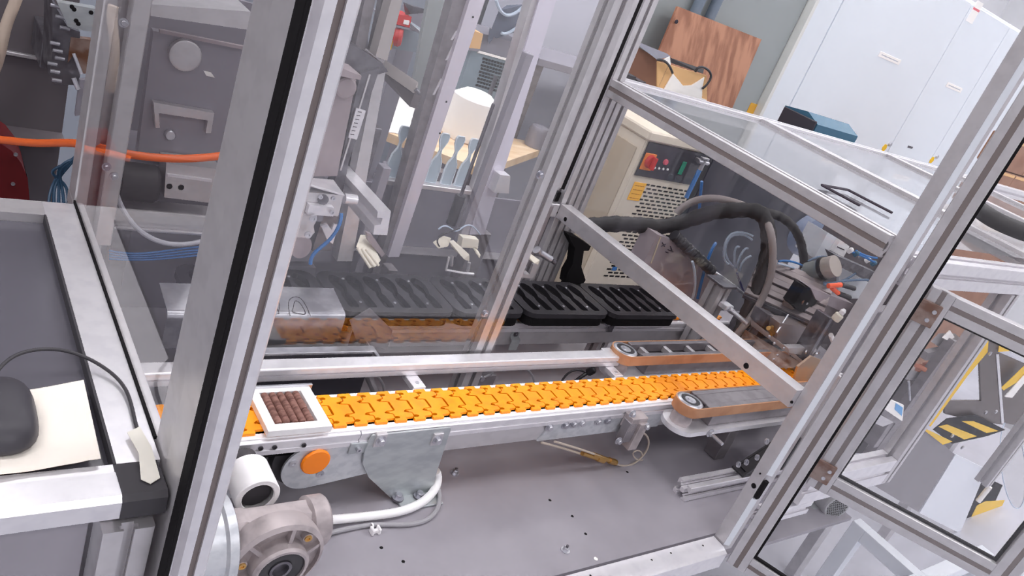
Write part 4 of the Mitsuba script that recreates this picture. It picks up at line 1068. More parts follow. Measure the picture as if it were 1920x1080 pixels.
# grey door panel with the slanted deflector
gd = thing("sheet_partition", "tall grey sheet metal with dark seam behind the pale column", "panel")
part(gd, "sheet", yplate([(806, -12), (852, -12), (790, 198), (770, 190), (792, 60)], 0.56, 0.012), GREY_PAINT)
part(gd, "seam", yplate([(848, -12), (851, -12), (789, 198), (787, 198)], 0.5585, 0.0014), BLACK_MATT, "dark seam")
part(gd, "foot", yplate([(793, 186), (810, 190), (804, 210), (785, 204)], 0.553, 0.02), DARK_PANEL)
part(gd, "bolt", ybolt((798, 197), 0.549, 0.006, 0.004), STEEL)
part(gd, "post", bx(at(800, 190, y=0.575)[0], at(800, 190, y=0.575)[0] + 0.03, 0.5735, 0.599, -0.174, 0.45), ALU_DARK)
df = thing("deflector", "dark slanted deflector plate with a rounded pale bar along its top", "deflector")
part(df, "plate", hull([at(px, py, y=yy) for px, py, yy in ((716, 128, 0.42), (778, 172, 0.34), (790, 180, 0.34), (782, 204, 0.34), (768, 200, 0.34), (722, 152, 0.42), (718, 130, 0.43), (782, 176, 0.35))]), PANEL_DARK)
part(df, "bar", hull([at(px, py, y=yy) for px, py, yy in ((722, 112, 0.42), (784, 154, 0.33), (780, 160, 0.33), (776, 175, 0.33), (715, 132, 0.42), (718, 118, 0.43), (783, 164, 0.34))]), pri("deflector_bar", srgb(186, 180, 178), 0.4, 0.3), "pale rounded bar")
part(df, "screw", cyl(at(779, 168, y=0.328), at(785, 174, y=0.328), 0.004, 10), STEEL_DARK)
part(df, "strut", bx(at(720, 130, y=0.43)[0] - 0.0, at(720, 130, y=0.43)[0] + 0.02, 0.425, 0.599, 0.48, 0.50), PANEL_DARK)

# clear spoon-shaped blisters on their shelves
def spoon(px, py, y, h, label):
    """A clear plastic spoon-shaped pouch standing upright: square bowl below, thin waisted handle above."""
    p = at(px, py, y=y)
    w = h * 0.125
    prof = [(-w, 0), (w, 0), (w * 1.05, 0.30 * h), (w * 0.85, 0.45 * h), (w * 0.28, 0.58 * h), (w * 0.2, 0.68 * h), (w * 0.75, 0.84 * h), (w * 0.8, 0.95 * h), (w * 0.55, h), (-w * 0.55, h), (-w * 0.8, 0.95 * h), (-w * 0.75, 0.84 * h), (-w * 0.2, 0.68 * h), (-w * 0.28, 0.58 * h), (-w * 0.85, 0.45 * h), (-w * 1.05, 0.30 * h)]
    poly = Polygon([(p[0] + a, p[2] + b) for a, b in prof])
    ring = poly.difference(poly.buffer(-0.0016))
    t = thing("plastic_spoon", label, "plastic spoon", "clear plastic spoons on the shelf")
    part(t, "bowl", slab(orient(poly.buffer(-0.0008)), "y", y + 0.001, y + 0.004), "mat_spoon_plastic")
    part(t, "rim", slab(orient(ring) if ring.geom_type == "Polygon" else ring, "y", y, y + 0.005), "mat_spoon_rim")
pri("spoon_plastic", srgb(176, 192, 202), 0.25)
pri("spoon_rim", srgb(220, 230, 236), 0.2)
sh = thing("spoon_shelf", "narrow pale shelf bar carrying the clear plastic spoons", "shelf")
a, b = at(707, 333, y=0.52), at(870, 352, y=0.52)
zsh = at(740, 336, y=0.515)[2]
part(sh, "bar", bx(a[0], b[0] + 0.03, 0.505, 0.54, zsh - 0.012, zsh), ALU)
part(sh, "post", bx(a[0] + 0.03, a[0] + 0.05, 0.541, 0.57, -0.174, zsh + 0.02), PANEL)
part(sh, "side_plate", yplate([(700, 240), (716, 243), (722, 250), (700, 335), (672, 332)], 0.545, 0.02), PANEL)
for i, (px, l) in enumerate(((730, "clear plastic spoon upright on the shelf, first from the left"), (763, "clear plastic spoon upright on the shelf, second from the left"), (808, "clear plastic spoon on the shelf, third from the left beside the pale column"), (838, "clear plastic spoon on the shelf, fourth from the left"), (865, "clear plastic spoon on the shelf, rightmost"))):
    p = at(px, 338 + 0.16 * (px - 730), y=0.52)
    q = P_ = None
    t0 = at(px, 338, y=0.52)
    x_ = t0[0]
    # stand each one on the shelf top
    pix = ROT @ (np.array([x_, 0.52, zsh + 0.0005]) - CAM)
    spoon(960 + FOCAL * pix[0] / pix[2], 540 + FOCAL * pix[1] / pix[2], 0.52, 0.125, l)

# cream pneumatic pickers around the guard edge
pk = thing("cream_picker", "cream plastic picker head with thin hoses above the tray, behind the guard pane", "picker")
part(pk, "head", hull([at(px, py, y=yy) for px, py, yy in ((811, 454, 0.36), (832, 442, 0.37), (846, 446, 0.37), (840, 462, 0.36), (822, 466, 0.36), (838, 444, 0.39))]), CREAM)
part(pk, "arm", hull([at(px, py, y=yy) for px, py, yy in ((842, 452, 0.36), (850, 450, 0.36), (880, 477, 0.33), (880, 490, 0.33), (870, 486, 0.33), (846, 462, 0.36))]), CREAM)
part(pk, "block", yplate([(868, 446), (898, 450), (896, 466), (864, 464)], 0.38, 0.02), CREAM)
part(pk, "arm", hull([at(px, py, y=yy) for px, py, yy in ((886, 464, 0.37), (892, 462, 0.37), (901, 478, 0.34), (899, 484, 0.34), (893, 476, 0.35))]), CREAM)
part(pk, "cup_frame", tube([at(*q, y=0.345) for q in ((842, 482), (836, 506), (868, 512), (888, 514))], 0.003, 20, 7, smooth=False), ALU_BRIGHT)
part(pk, "nozzle", [cyl(at(848, 478, y=0.345), at(846, 498, y=0.345), 0.004, 10), cyl(at(880, 492, y=0.345), at(877, 508, y=0.345), 0.004, 10)], STEEL)
part(pk, "hose", tube([at(*q, y=0.36) for q in ((822, 430), (842, 426), (856, 433), (868, 426), (900, 440))], 0.0018, 30, 6), PALE_TUBE)
part(pk, "hose", tube([at(*q, y=0.35) for q in ((824, 462), (822, 446), (838, 436), (862, 428))], 0.0018, 30, 6), RUBBER)
part(pk, "stem", bx(at(870, 440, y=0.39)[0], at(870, 440, y=0.39)[0] + 0.02, 0.401, 0.42, 0.12, 0.6), PANEL)
dc = thing("dark_cylinder", "dark upright cylinder between the pale columns above the cream picker", "cylinder")
p = at(845, 420, y=0.44)
part(dc, "body", cyl([p[0], 0.44, p[2]], [p[0], 0.44, p[2] + 0.075], 0.012, 20), RUBBER)
part(dc, "rod", cyl([p[0], 0.44, p[2] + 0.075], [p[0], 0.44, p[2] + 0.3], 0.004, 10), STEEL_DARK)
pk2 = thing("cream_picker", "cream and steel picker with a small air cylinder right of the guard edge", "picker")
part(pk2, "jaw", hull([at(px, py, y=yy) for px, py, yy in ((968, 478, 0.30), (972, 476, 0.30), (986, 486, 0.28), (984, 497, 0.28), (967, 495, 0.29), (966, 484, 0.31))]), CREAM)
part(pk2, "jaw", hull([at(px, py, y=yy) for px, py, yy in ((984, 473, 0.33), (990, 472, 0.33), (1012, 488, 0.30), (1009, 496, 0.30), (1002, 494, 0.30), (983, 480, 0.33))]), CREAM)
part(pk2, "cylinder", cyl(at(1009, 472, y=0.34), at(1033, 486, y=0.33), 0.0085, 18), STEEL, "small steel air cylinder")
part(pk2, "collar", cyl(at(1006, 468, y=0.34), at(1010, 474, y=0.34), 0.0105, 18), STEEL)
part(pk2, "knob", cyl(at(1034, 488, y=0.33), at(1040, 492, y=0.33), 0.006, 12), STEEL_DARK)
part(pk2, "strap", yplate([(1000, 496), (1011, 496), (1000, 522), (990, 522)], 0.335, 0.006), ALU)
part(pk2, "shelf", yplate([(958, 513), (994, 515), (994, 522), (958, 520)], 0.32, 0.02), ALU)
part(pk2, "nozzle", cyl(at(981, 497, y=0.3), at(979, 514, y=0.3), 0.0035, 10), STEEL)
part(pk2, "post", bx(at(1000, 470, y=0.37)[0] - 0.03, at(1000, 470, y=0.37)[0], 0.36, 0.4, 0.11, 0.28), ALU_DARK)
bk = thing("small_bracket", "small pale bracket with screw fixed at the far post beside the slanted brace", "bracket")
part(bk, "plate", bx(at(1012, 385, y=0.517)[0], 1.4394, 0.517, 0.545, at(1020, 405, y=0.517)[2], at(1020, 380, y=0.517)[2]), ALU_BRIGHT)
part(bk, "screw", ybolt((1023, 391), 0.514, 0.003, 0.003), STEEL)
part(bk, "block", bx(at(1018, 356, y=0.517)[0], at(1030, 352, y=0.517)[0], 0.517, 0.545, at(1020, 375, y=0.517)[2], at(1020, 352, y=0.517)[2]), ALU_BRIGHT)
part(bk, "gap", bx(at(1030, 356, y=0.53)[0], 1.4394, 0.53, 0.545, at(1030, 376, y=0.53)[2], at(1030, 358, y=0.53)[2]), BLACK_MATT)
# wide grey cover strips beside the far post
cs = thing("post_cover", "wide pale grey cover strip with black edge beside the far post", "cover strip")
a = at(1043, 370, y=0.5)
part(cs, "strip", yplate([(1088 + 88, -40), (1088 + 128, -40), (1052, 353), (1026, 346)], 0.50, 0.014), ALU)
part(cs, "edge", yplate([(1088 + 129, -40), (1088 + 135, -40), (1058, 356), (1052, 354)], 0.499, 0.014), BLACK_MATT, "black rubber edge")
# ================================================================ right module behind the wall plane x = 1.44
rp = thing("module_frame", "silver profile frame with glazed lid of the right hand machine module", "machine frame")
part(rp, "rail", slab(affinity.translate(tslot(0.045, 0.045), 0.585, 0.552), "x", 1.486, 4.6), ALU_BRIGHT)
part(rp, "rail", slab(affinity.translate(tslot(0.045, 0.06), -0.33, 0.522), "x", 1.51, 4.2), ALU_BRIGHT)
part(rp, "cross_rail", slab(affinity.translate(tslot(0.045, 0.04, "lrb"), 2.165, 0.556), "y", -0.305, 0.56), ALU)
part(rp, "cross_rail", slab(affinity.translate(tslot(0.045, 0.04, "lrb"), 2.98, 0.556), "y", -0.305, 0.56), ALU)
part(rp, "cross_rail", slab(affinity.translate(tslot(0.045, 0.04, "lrb"), 3.55, 0.556), "y", -0.305, 0.56), ALU)
for x0, x1 in ((1.4835, 2.141), (2.188, 2.956), (3.004, 3.526)):
    part(rp, "lid_pane", trimesh.Trimesh([[x0, -0.306, 0.566], [x1, -0.306, 0.566], [x1, 0.561, 0.566], [x0, 0.561, 0.566]], [[0, 1, 2], [0, 2, 3]], process=False), HAZE_PAINTED, "lid pane with reflected haze painted in", smooth=False)
part(rp, "post", slab(affinity.translate(tslot(0.045, 0.045), 2.075, -0.33), "z", -0.084, 0.49), ALU)
part(rp, "post", slab(affinity.translate(tslot(0.045, 0.045), 2.98, -0.33), "z", -0.25, 0.49), ALU)
part(rp, "post", slab(affinity.translate(tslot(0.045, 0.045), 2.98, 0.585), "z", -0.9, 0.527), ALU)
part(rp, "sill", slab(affinity.translate(tslot(0.045, 0.08), -0.33, -0.045), "x", 1.66, 2.05), ALU_BRIGHT)
part(rp, "sill", slab(affinity.translate(tslot(0.03, 0.04), -0.33, -0.115), "x", 1.56, 1.75), ALU_BRIGHT)
part(rp, "wall_pane", trimesh.Trimesh([[1.458, -0.31, 0.229], [1.458, 0.515, 0.229], [1.458, 0.515, 0.53], [1.458, -0.31, 0.53]], [[0, 1, 2], [0, 2, 3]], process=False), PANE, "clear wall pane above the slanted brace", smooth=False)
part(rp, "base_sheet", bx(1.952, 3.0, -0.08, 0.64, -0.19, -0.178, 0.001), PLATE)
part(rp, "lower_shelf", bx(1.75, 2.76, -0.12, 0.62, -0.585, -0.57, 0.001), PLATE)
part(rp, "end_sheet", bx(2.93, 2.936, 0.1, 0.63, -0.178, 0.3, 0.001), PANEL_DARK)  # added sheet, keeps light from the right off the base
hn = thing("lid_handle", "thin dark bent handle strip lying on the glazed lid", "handle")
hp = [at(*q, z=0.573) for q in ((1612, 385), (1541, 347), (1590, 356), (1673, 399))]
part(hn, "wire", tube([hp[0], hp[1] - [0.0, 0, 0]], 0.003, 4, 6, smooth=False), INK)
part(hn, "wire", tube([hp[1], hp[2]], 0.003, 4, 6, smooth=False), INK)
part(hn, "wire", tube([hp[2], hp[3]], 0.003, 4, 6, smooth=False), INK)

# hoses
def dark_hose(name, px, r, mat, label, corr=True, n=90):
    pts = [at(q[0], q[1], y=q[2]) for q in px]
    return solo(name, corrugated(pts, r, n) if corr else tube(pts, r, n, 12), mat, label, "hose")
HOSE = pri("hose_black", srgb(28, 25, 27), 0.6)
dark_hose("black_hose", [(1095, 425, 0.50), (1130, 421, 0.50), (1190, 421, 0.49), (1245, 424, 0.47), (1290, 413, 0.44), (1340, 398, 0.40), (1390, 394, 0.35), (1425, 400, 0.31), (1440, 430, 0.28), (1438, 480, 0.26), (1424, 530, 0.25), (1404, 580, 0.25), (1385, 630, 0.25), (1372, 665, 0.25)], 0.0225, HOSE, "thick black wrapped hose arching over from the far post down to the orange chain")
dark_hose("grey_hose", [(1268, 400, 0.5), (1300, 378, 0.48), (1340, 372, 0.44), (1390, 384, 0.38), (1425, 402, 0.32), (1444, 432, 0.26), (1449, 480, 0.23), (1441, 530, 0.22), (1418, 580, 0.21), (1392, 615, 0.2), (1372, 645, 0.2)], 0.011, pri("hose_grey", srgb(138, 128, 126), 0.5), "smooth grey hose looping beside the thick black hose", False)
dark_hose("black_hose", [(1425, 400, 0.34), (1452, 402, 0.34), (1482, 420, 0.34), (1500, 450, 0.33), (1507, 485, 0.32), (1508, 505, 0.32)], 0.0135, HOSE, "thinner black spiral hose curving right from the thick hose bundle", True, 70)
dark_hose("white_tube", [(1507, 503, 0.30), (1506, 525, 0.29), (1515, 545, 0.28), (1532, 556, 0.27), (1546, 557, 0.27)], 0.007, pri("white_tube", srgb(206, 208, 212), 0.4), "short white tube bending at the end of the black spiral hose", False, 40)
bc = thing("cable_gland", "black ribbed cable sleeve with a thin steel rod, slanting behind the brace", "cable sleeve")
pts = [at(1264, 440, y=0.42), at(1290, 466, y=0.40), at(1318, 492, y=0.38), at(1334, 508, y=0.37)]
part(bc, "sleeve", corrugated(pts, 0.0165, 50, 14, 0.08), BLACK)
part(bc, "rod", tube([at(1333, 506, y=0.37), at(1365, 528, y=0.34), at(1395, 552, y=0.32)], 0.0055, 12, 10), STEEL)
for i, (pp, m, r, l) in enumerate((
        ([(1342, 456, 0.42), (1328, 485, 0.4), (1315, 530, 0.4), (1308, 560, 0.4)], BLUE_TUBE, 0.0048, "bright blue tube slanting behind the black sleeve"),
        ([(1298, 490, 0.36), (1303, 520, 0.36), (1302, 545, 0.36), (1298, 560, 0.36)], PALE_TUBE, 0.004, "pale tube hanging below the black sleeve"),
        ([(1410, 450, 0.36), (1390, 440, 0.37), (1370, 445, 0.38), (1360, 470, 0.38), (1368, 492, 0.37), (1380, 505, 0.37)], PALE_TUBE, 0.0034, "pale blue looped tube left of the thick hose, outer loop"),
        ([(1412, 443, 0.35), (1392, 436, 0.36), (1368, 442, 0.36), (1357, 468, 0.36), (1366, 495, 0.36)], PALE_TUBE, 0.0034, "pale blue looped tube left of the thick black hose, upper loop"),
        ([(1380, 508, 0.36), (1377, 485, 0.36), (1380, 465, 0.36), (1386, 463, 0.36)], PALE_TUBE, 0.0034, "short pale tube rising from the manifold, left"),
        ([(1384, 508, 0.355), (1386, 485, 0.355), (1396, 468, 0.355), (1402, 466, 0.355)], PALE_TUBE, 0.0034, "short pale tube rising from the manifold, middle"),
        ([(1388, 508, 0.35), (1394, 490, 0.35), (1408, 480, 0.35)], PALE_TUBE, 0.0034, "short pale tube rising from the manifold, right"),
        ([(1382, 512, 0.35), (1388, 530, 0.34), (1396, 550, 0.33)], pri("violet_tube", srgb(70, 72, 120), 0.4), 0.0035, "violet blue tube below the white manifold clip"),
        ([(1316, 340, 0.5), (1313, 370, 0.5), (1310, 410, 0.5)], BLUE_TUBE, 0.0045, "blue tube rising behind the grey hose in the dark corner"),
        ([(1460, 490, 0.26), (1490, 492, 0.25), (1515, 505, 0.24), (1522, 515, 0.24)], BLUE_TUBE, 0.0034, "blue tube crossing right of the thick hose, lower"),
        ([(1458, 494, 0.25), (1480, 500, 0.24), (1500, 508, 0.24)], PALE_TUBE, 0.0034, "pale tube crossing right of the thick hose"),
        ([(1505, 508, 0.24), (1500, 520, 0.24), (1495, 532, 0.24)], BLUE_TUBE, 0.007, "thick blue tube end above the ribbed plate"),
        ([(1515, 490, 0.24), (1535, 482, 0.23), (1560, 486, 0.22), (1570, 505, 0.21), (1562, 520, 0.21)], pri("slate_tube", srgb(92, 112, 136), 0.4), 0.0034, "slate blue tube arching over the small motor"),
        ([(1545, 530, 0.15), (1580, 526, 0.14), (1605, 512, 0.13)], "mat_slate_tube", 0.0034, "slate blue tube right of the small motor, upper"),
        ([(1545, 534, 0.14), (1590, 526, 0.12), (1628, 525, 0.1)], "mat_slate_tube", 0.0038, "slate blue tube right of the small motor, lower"),
        ([(1590, 470, 0.2), (1612, 478, 0.18), (1640, 492, 0.15)], BLUE_TUBE, 0.0035, "blue tube beside the top rail, lower"),
        ([(1605, 470, 0.19), (1625, 480, 0.17), (1645, 484, 0.15)], BLUE_TUBE, 0.0035, "blue tube beside the top rail, upper"))):
    solo("air_tube", tube([at(q[0], q[1], y=q[2]) for q in pp], r, 34, 7), m, l, "air tube")

# machinery behind the brace
cb3 = thing("control_box", "pale grey slanted box with dark hand marks in front of the vented cooler", "control box")
pts = [at(px, py, y=yy) for px, py, yy in ((1232, 438, 0.45), (1272, 455, 0.40), (1330, 490, 0.36), (1330, 572, 0.34), (1290, 560, 0.38), (1216, 522, 0.43))]
part(cb3, "face", yplate([(1233, 440), (1246, 444), (1340, 500), (1345, 600), (1290, 560), (1200, 505)], 0.42, 0.06), MAUVE)
part(cb3, "edge", yplate([(1238, 444), (1240, 445), (1222, 495), (1220, 494)], 0.4185, 0.0014), BEIGE_DARK)
for qa, qb in (((1242, 455), (1246, 462)), ((1240, 462), (1248, 458)), ((1252, 468), (1262, 472)), ((1257, 462), (1260, 470)), ((1248, 472), (1253, 474))):
    part(cb3, "mark", tube([at(*qa, y=0.4188), at(*qb, y=0.4188)], 0.0016, 6, 5, smooth=False), INK)
part(cb3, "leg", bx(at(1300, 560, y=0.45)[0], at(1300, 560, y=0.45)[0] + 0.05, 0.4405, 0.479, -0.178, 0.05), ALU_DARK)
pc = thing("profile_post", "short silver profile post with dark cap standing behind the brace", "post")
p = at(1338, 575, y=0.3)
part(pc, "profile", slab(affinity.translate(tslot(0.05, 0.05), at(1338, 560, y=0.26)[0], 0.26), "z", -0.177, at(1338, 530, y=0.26)[2]), ALU)
zt = at(1338, 530, y=0.26)[2]
part(pc, "cap", bx(at(1338, 560, y=0.26)[0] - 0.035, at(1338, 560, y=0.26)[0] + 0.03, 0.225, 0.295, zt, zt + 0.008), STEEL_DARK)
part(pc, "bracket", bx(at(1338, 560, y=0.26)[0] - 0.005, at(1338, 560, y=0.26)[0] + 0.03, 0.205, 0.2345, zt - 0.06, zt - 0.045), ALU_BRIGHT)
part(pc, "pin", cyl([at(1338, 560, y=0.26)[0] + 0.015, 0.19, zt - 0.055], [at(1338, 560, y=0.26)[0] + 0.015, 0.2049, zt - 0.055], 0.009, 14), STEEL)
part(pc, "rod", cyl(at(1368, 580, y=0.2), at(1400, 606, y=0.16), 0.007, 12), STEEL)
bl = thing("black_bracket", "black curved bracket standing behind the trays under the slanted brace", "bracket")
part(bl, "bracket", yplate([(1067, 441), (1085, 447), (1108, 462), (1104, 470), (1095, 470), (1090, 500), (1098, 525), (1094, 532), (1060, 532), (1064, 512), (1074, 495), (1078, 465), (1070, 450)], 0.485, 0.03), BLACK_MATT)
part(bl, "foot", bx(at(1080, 530, y=0.49)[0] - 0.02, at(1080, 530, y=0.49)[0] + 0.02, 0.47, 0.53, -0.174, at(1080, 531, y=0.49)[2]), BLACK_MATT)
RIB = pri("ribbed_plate", srgb(150, 140, 140), 0.4, 0.4)
lb = thing("slotted_table", "ribbed grey machine table with long slots and rusty clamps right of the thick hose", "machine table")
zt2 = 0.13
tp2 = [at(*q, z=zt2) for q in ((1452, 500), (1500, 530), (1512, 600), (1440, 575))]
M = frame(at(1478, 540, y=0.2), [0.55, -0.83, 0.05], [-0.55, -0.35, 0.75])
rows = []
for k in range(7):
    rows.append(bx(-0.11, 0.12, -0.075 + 0.0225 * k, -0.056 + 0.0225 * k, -0.01, 0.006 if k % 2 else 0.0, 0.001))
part(lb, "slat", tf(bx(-0.11, 0.12, -0.08, 0.085, -0.03, -0.0105, 0.001), M), STEEL_DARK)
for r in rows:
    part(lb, "slat", tf(r, M), RIB)
part(lb, "clamp", tf(trimesh.util.concatenate([bx(0.0, 0.035, -0.07, -0.03, 0.0065, 0.03), bx(0.01, 0.05, -0.06, -0.045, 0.0305, 0.05)]), M), RUST)
part(lb, "pedestal", bx(at(1478, 540, y=0.26)[0] - 0.06, at(1478, 540, y=0.26)[0] + 0.06, 0.27, 0.35, -0.177, 0.0), STEEL_DARK)
bmz = thing("black_actuator", "black actuator block hanging in front of the ribbed table", "actuator")
part(bmz, "block", yplate([(1510, 538), (1540, 548), (1520, 590), (1495, 582), (1488, 572)], 0.12, 0.04), BLACK_MATT)
part(bmz, "screw", ycap((1514, 570), 0.117, 0.004, 0.003), STEEL)
part(bmz, "screw", ycap((1512, 582), 0.117, 0.004, 0.003), STEEL)
part(bmz, "body", yplate([(1524, 558), (1575, 580), (1545, 625), (1500, 598)], 0.13, 0.08), RIB)
part(bmz, "stand", bx(at(1530, 590, y=0.17)[0] - 0.02, at(1530, 590, y=0.17)[0] + 0.03, 0.2105, 0.25, -0.177, 0.02), STEEL_DARK)
mo = thing("small_motor", "small grey round motor with black ring above the ribbed table", "motor")
c0, c1 = at(1515, 510, y=0.22), at(1560, 500, y=0.16)
part(mo, "body", cyl(c0, c0 + (c1 - c0) * 0.6, 0.03, 26), pri("motor_grey", srgb(126, 130, 128), 0.45, 0.2))
part(mo, "ring", cyl(c0 + (c1 - c0) * 0.6, c0 + (c1 - c0) * 0.75, 0.036, 26), BLACK)
part(mo, "end", cyl(c0 + (c1 - c0) * 0.75, c1 + (c1 - c0) * 0.15, 0.033, 26), pri("motor_tan", srgb(168, 158, 150), 0.45, 0.2))
part(mo, "bracket", bx(c0[0] - 0.04, c0[0] + 0.06, 0.245, 0.28, -0.177, c0[2] - 0.02), STEEL_DARK)
ec = thing("cable_ends", "orange and black cable plugs lying beside the post at the right of the machine table", "cable plugs")
part(ec, "plug", cyl(at(1553, 536, y=0.1), at(1577, 534, y=0.09), 0.0075, 12), pri("signal_orange", srgb(238, 88, 38), 0.4), "orange plug")
part(ec, "plug", cyl(at(1560, 540, y=0.1), at(1572, 550, y=0.09), 0.007, 12), "mat_signal_orange", "orange plug")
part(ec, "plug", cyl(at(1578, 534, y=0.09), at(1602, 541, y=0.08), 0.007, 12), BLACK)
part(ec, "plug", cyl(at(1572, 550, y=0.09), at(1593, 558, y=0.08), 0.0075, 12), BLACK)
part(ec, "shelf", yplate([(1520, 540), (1600, 570), (1590, 590), (1530, 562)], 0.115, 0.05), MAUVE)
part(ec, "leg", bx(at(1570, 575, y=0.14)[0] - 0.01, at(1570, 575, y=0.14)[0] + 0.01, 0.1655, 0.19, -0.177, at(1570, 560, y=0.14)[2]), STEEL_DARK)
sb3 = thing("white_control_box", "white instrument box with a small square module below the top rail", "control box")
part(sb3, "face", yplate([(1552, 436), (1576, 450), (1560, 482), (1526, 484)], 0.3, 0.08), WHITE_PAINT)
part(sb3, "module", yplate([(1576, 450), (1593, 462), (1582, 482), (1562, 472)], 0.285, 0.06), WHITE)
part(sb3, "module_frame", yplate([(1571, 462), (1584, 468), (1583, 470), (1570, 464)], 0.2835, 0.0014), INK)
part(sb3, "stand", bx(at(1550, 480, y=0.35)[0], at(1550, 480, y=0.35)[0] + 0.06, 0.381, 0.42, -0.177, 0.25), ALU_DARK)
vm = thing("valve_manifold", "grey valve manifold with white fittings along the post at the right", "valve manifold")
part(vm, "rail", yplate([(1566, 478), (1650, 515), (1640, 535), (1575, 500)], 0.2, 0.04), STEEL_DARK)
for k in range(5):
    c = at(1590 + 11 * k, 472 + 6 * k, y=0.19)
    part(vm, "fitting", lathe([(0, 0), (0.008, 0), (0.008, 0.014), (0.005, 0.018), (0, 0.018)], c, [0, -0.5, 0.8], 12), (WHITE, BLUE, STEEL)[k % 3])
part(vm, "sheet", yplate([(1575, 500), (1640, 536), (1610, 560), (1570, 560)], 0.25, 0.01), WHITE_PAINT, "white sheet behind the tubes")
part(vm, "stand", bx(at(1610, 520, y=0.25)[0], at(1610, 520, y=0.25)[0] + 0.04, 0.2605, 0.3, -0.177, 0.2), ALU_DARK)
ry = thing("rusty_carriage", "rusty steel carriage plate with worn pale edge hanging over the end of the orange chain", "carriage")
A, B, Cc, D = at(1408, 600, y=0.17), at(1508, 682, y=0.02), at(1500, 690, y=0.02), at(1400, 650, y=0.17)
part(ry, "plate", hull([at(px, py, y=yy) for px, py, yy in ((1398, 618, 0.17), (1505, 682, 0.0), (1485, 690, 0.0), (1440, 688, 0.05), (1385, 640, 0.17), (1400, 622, 0.18))]), RUST)
part(ry, "edge", hull([at(px, py, y=yy) for px, py, yy in ((1408, 598, 0.165), (1418, 604, 0.165), (1510, 680, -0.006), (1508, 686, -0.006), (1408, 610, 0.165))]), ALU, "worn pale edge strip")
for qa in ((1453, 645), (1471, 654), (1444, 632), (1459, 667), (1452, 675)):
    part(ry, "screw", ycap(qa, 0.02, 0.004, 0.004), STEEL)
part(ry, "block", yplate([(1462, 606), (1520, 615), (1530, 628), (1515, 652), (1455, 640)], 0.085, 0.05), RIB)
part(ry, "block", yplate([(1440, 590), (1465, 600), (1450, 620), (1430, 612)], 0.12, 0.05), STEEL_DARK)
part(ry, "valve", [cyl(at(1441, 615, y=0.1), at(1452, 626, y=0.1), 0.007, 12), cyl(at(1448, 612, y=0.1), at(1446, 628, y=0.1), 0.005, 10)], BRASS, "small brass valve")
part(ry, "rod", cyl(at(1478, 590, y=0.1), at(1456, 624, y=0.08), 0.003, 8), STEEL)
part(ry, "link", yplate([(1478, 653), (1530, 652), (1532, 658), (1515, 668), (1480, 662)], 0.03, 0.02), ALU)
part(ry, "link_chain", [lathe([(0.003, -0.002), (0.006, -0.002), (0.006, 0.002), (0.003, 0.002)], at(1512 + 6 * k, 660 + (k % 2) * 4, y=0.02), [0.3, -0.8, 0.3 * (-1) ** k], 12) for k in range(5)], STEEL)
part(ry, "side_cover", yplate([(1496, 688), (1522, 668), (1546, 678), (1505, 730), (1488, 716)], -0.03, 0.006), pri("warm_plate", srgb(176, 150, 130), 0.4, 0.3), "warm grey side plate")
part(ry, "pedestal", bx(at(1440, 660, y=0.16)[0] + 0.05, at(1440, 660, y=0.16)[0] + 0.15, 0.185, 0.22, -0.177, 0.06), STEEL_DARK)
fg = thing("regulator", "small clear regulator with white valve beside the right post", "regulator")
p = at(1565, 600, y=0.0)
part(fg, "bowl", lathe([(0, 0), (0.011, 0), (0.0125, 0.004), (0.0125, 0.02), (0.008, 0.024), (0, 0.024)], p, [0.1, -0.2, 1], 18), CREAM)
part(fg, "cap", lathe([(0, 0), (0.008, 0), (0.008, 0.01), (0.004, 0.016), (0, 0.016)], p + [0.0025, -0.005, 0.0245], [0.1, -0.2, 1], 14), WHITE)
part(fg, "valve", cyl(at(1558, 628, y=0.0), at(1562, 640, y=0.0), 0.007, 12), WHITE)
part(fg, "mount", bx(p[0] - 0.005, p[0] + 0.012, 0.01, 0.06, -0.177, p[2] - 0.001), STEEL_DARK)
dkb = thing("dark_cabinet", "large dark blue-grey machine cabinet with glossy front behind the hoses", "cabinet")
part(dkb, "body", bx(2.56, 3.45, 0.98, 1.22, -0.95, 0.47, 0.004), pri("slate_cabinet", srgb(46, 46, 56), 0.2))
part(dkb, "bulge", tf(lathe([(0, 0), (0.2, 0), (0.17, 0.03), (0.09, 0.05), (0, 0.055)], [0, 0, 0], [0, -1, 0], 40), [[1, 0, 0, at(1530, 430, y=0.9799)[0]], [0, 1, 0, 0.9799], [0, 0, 0.6, at(1530, 440, y=0.9799)[2]], [0, 0, 0, 1]]), pri("slate_bulge", srgb(110, 122, 146), 0.3), "rounded blue-grey bulge")
tap = thing("water_tap", "small chrome tap fitting with blue hose on the dark cabinet", "tap")
p = at(1312, 318, y=0.94)
part(tap, "body", [cyl(p, p + [0, 0, 0.04], 0.01, 14), cyl(p + [-0.03, 0, 0.03], p + [0.03, 0, 0.03], 0.008, 12)], STEEL)
part(tap, "handle", bx(p[0] - 0.02, p[0] + 0.02, 0.932, 0.948, p[2] + 0.042, p[2] + 0.05), STEEL)
part(tap, "hose", cyl(p, p + [0, 0, -0.12], 0.009, 12), BLUE_TUBE)
part(tap, "mount", bx(p[0] - 0.008, p[0] + 0.008, 0.951, 0.979, p[2] + 0.02, p[2] + 0.036), STEEL)

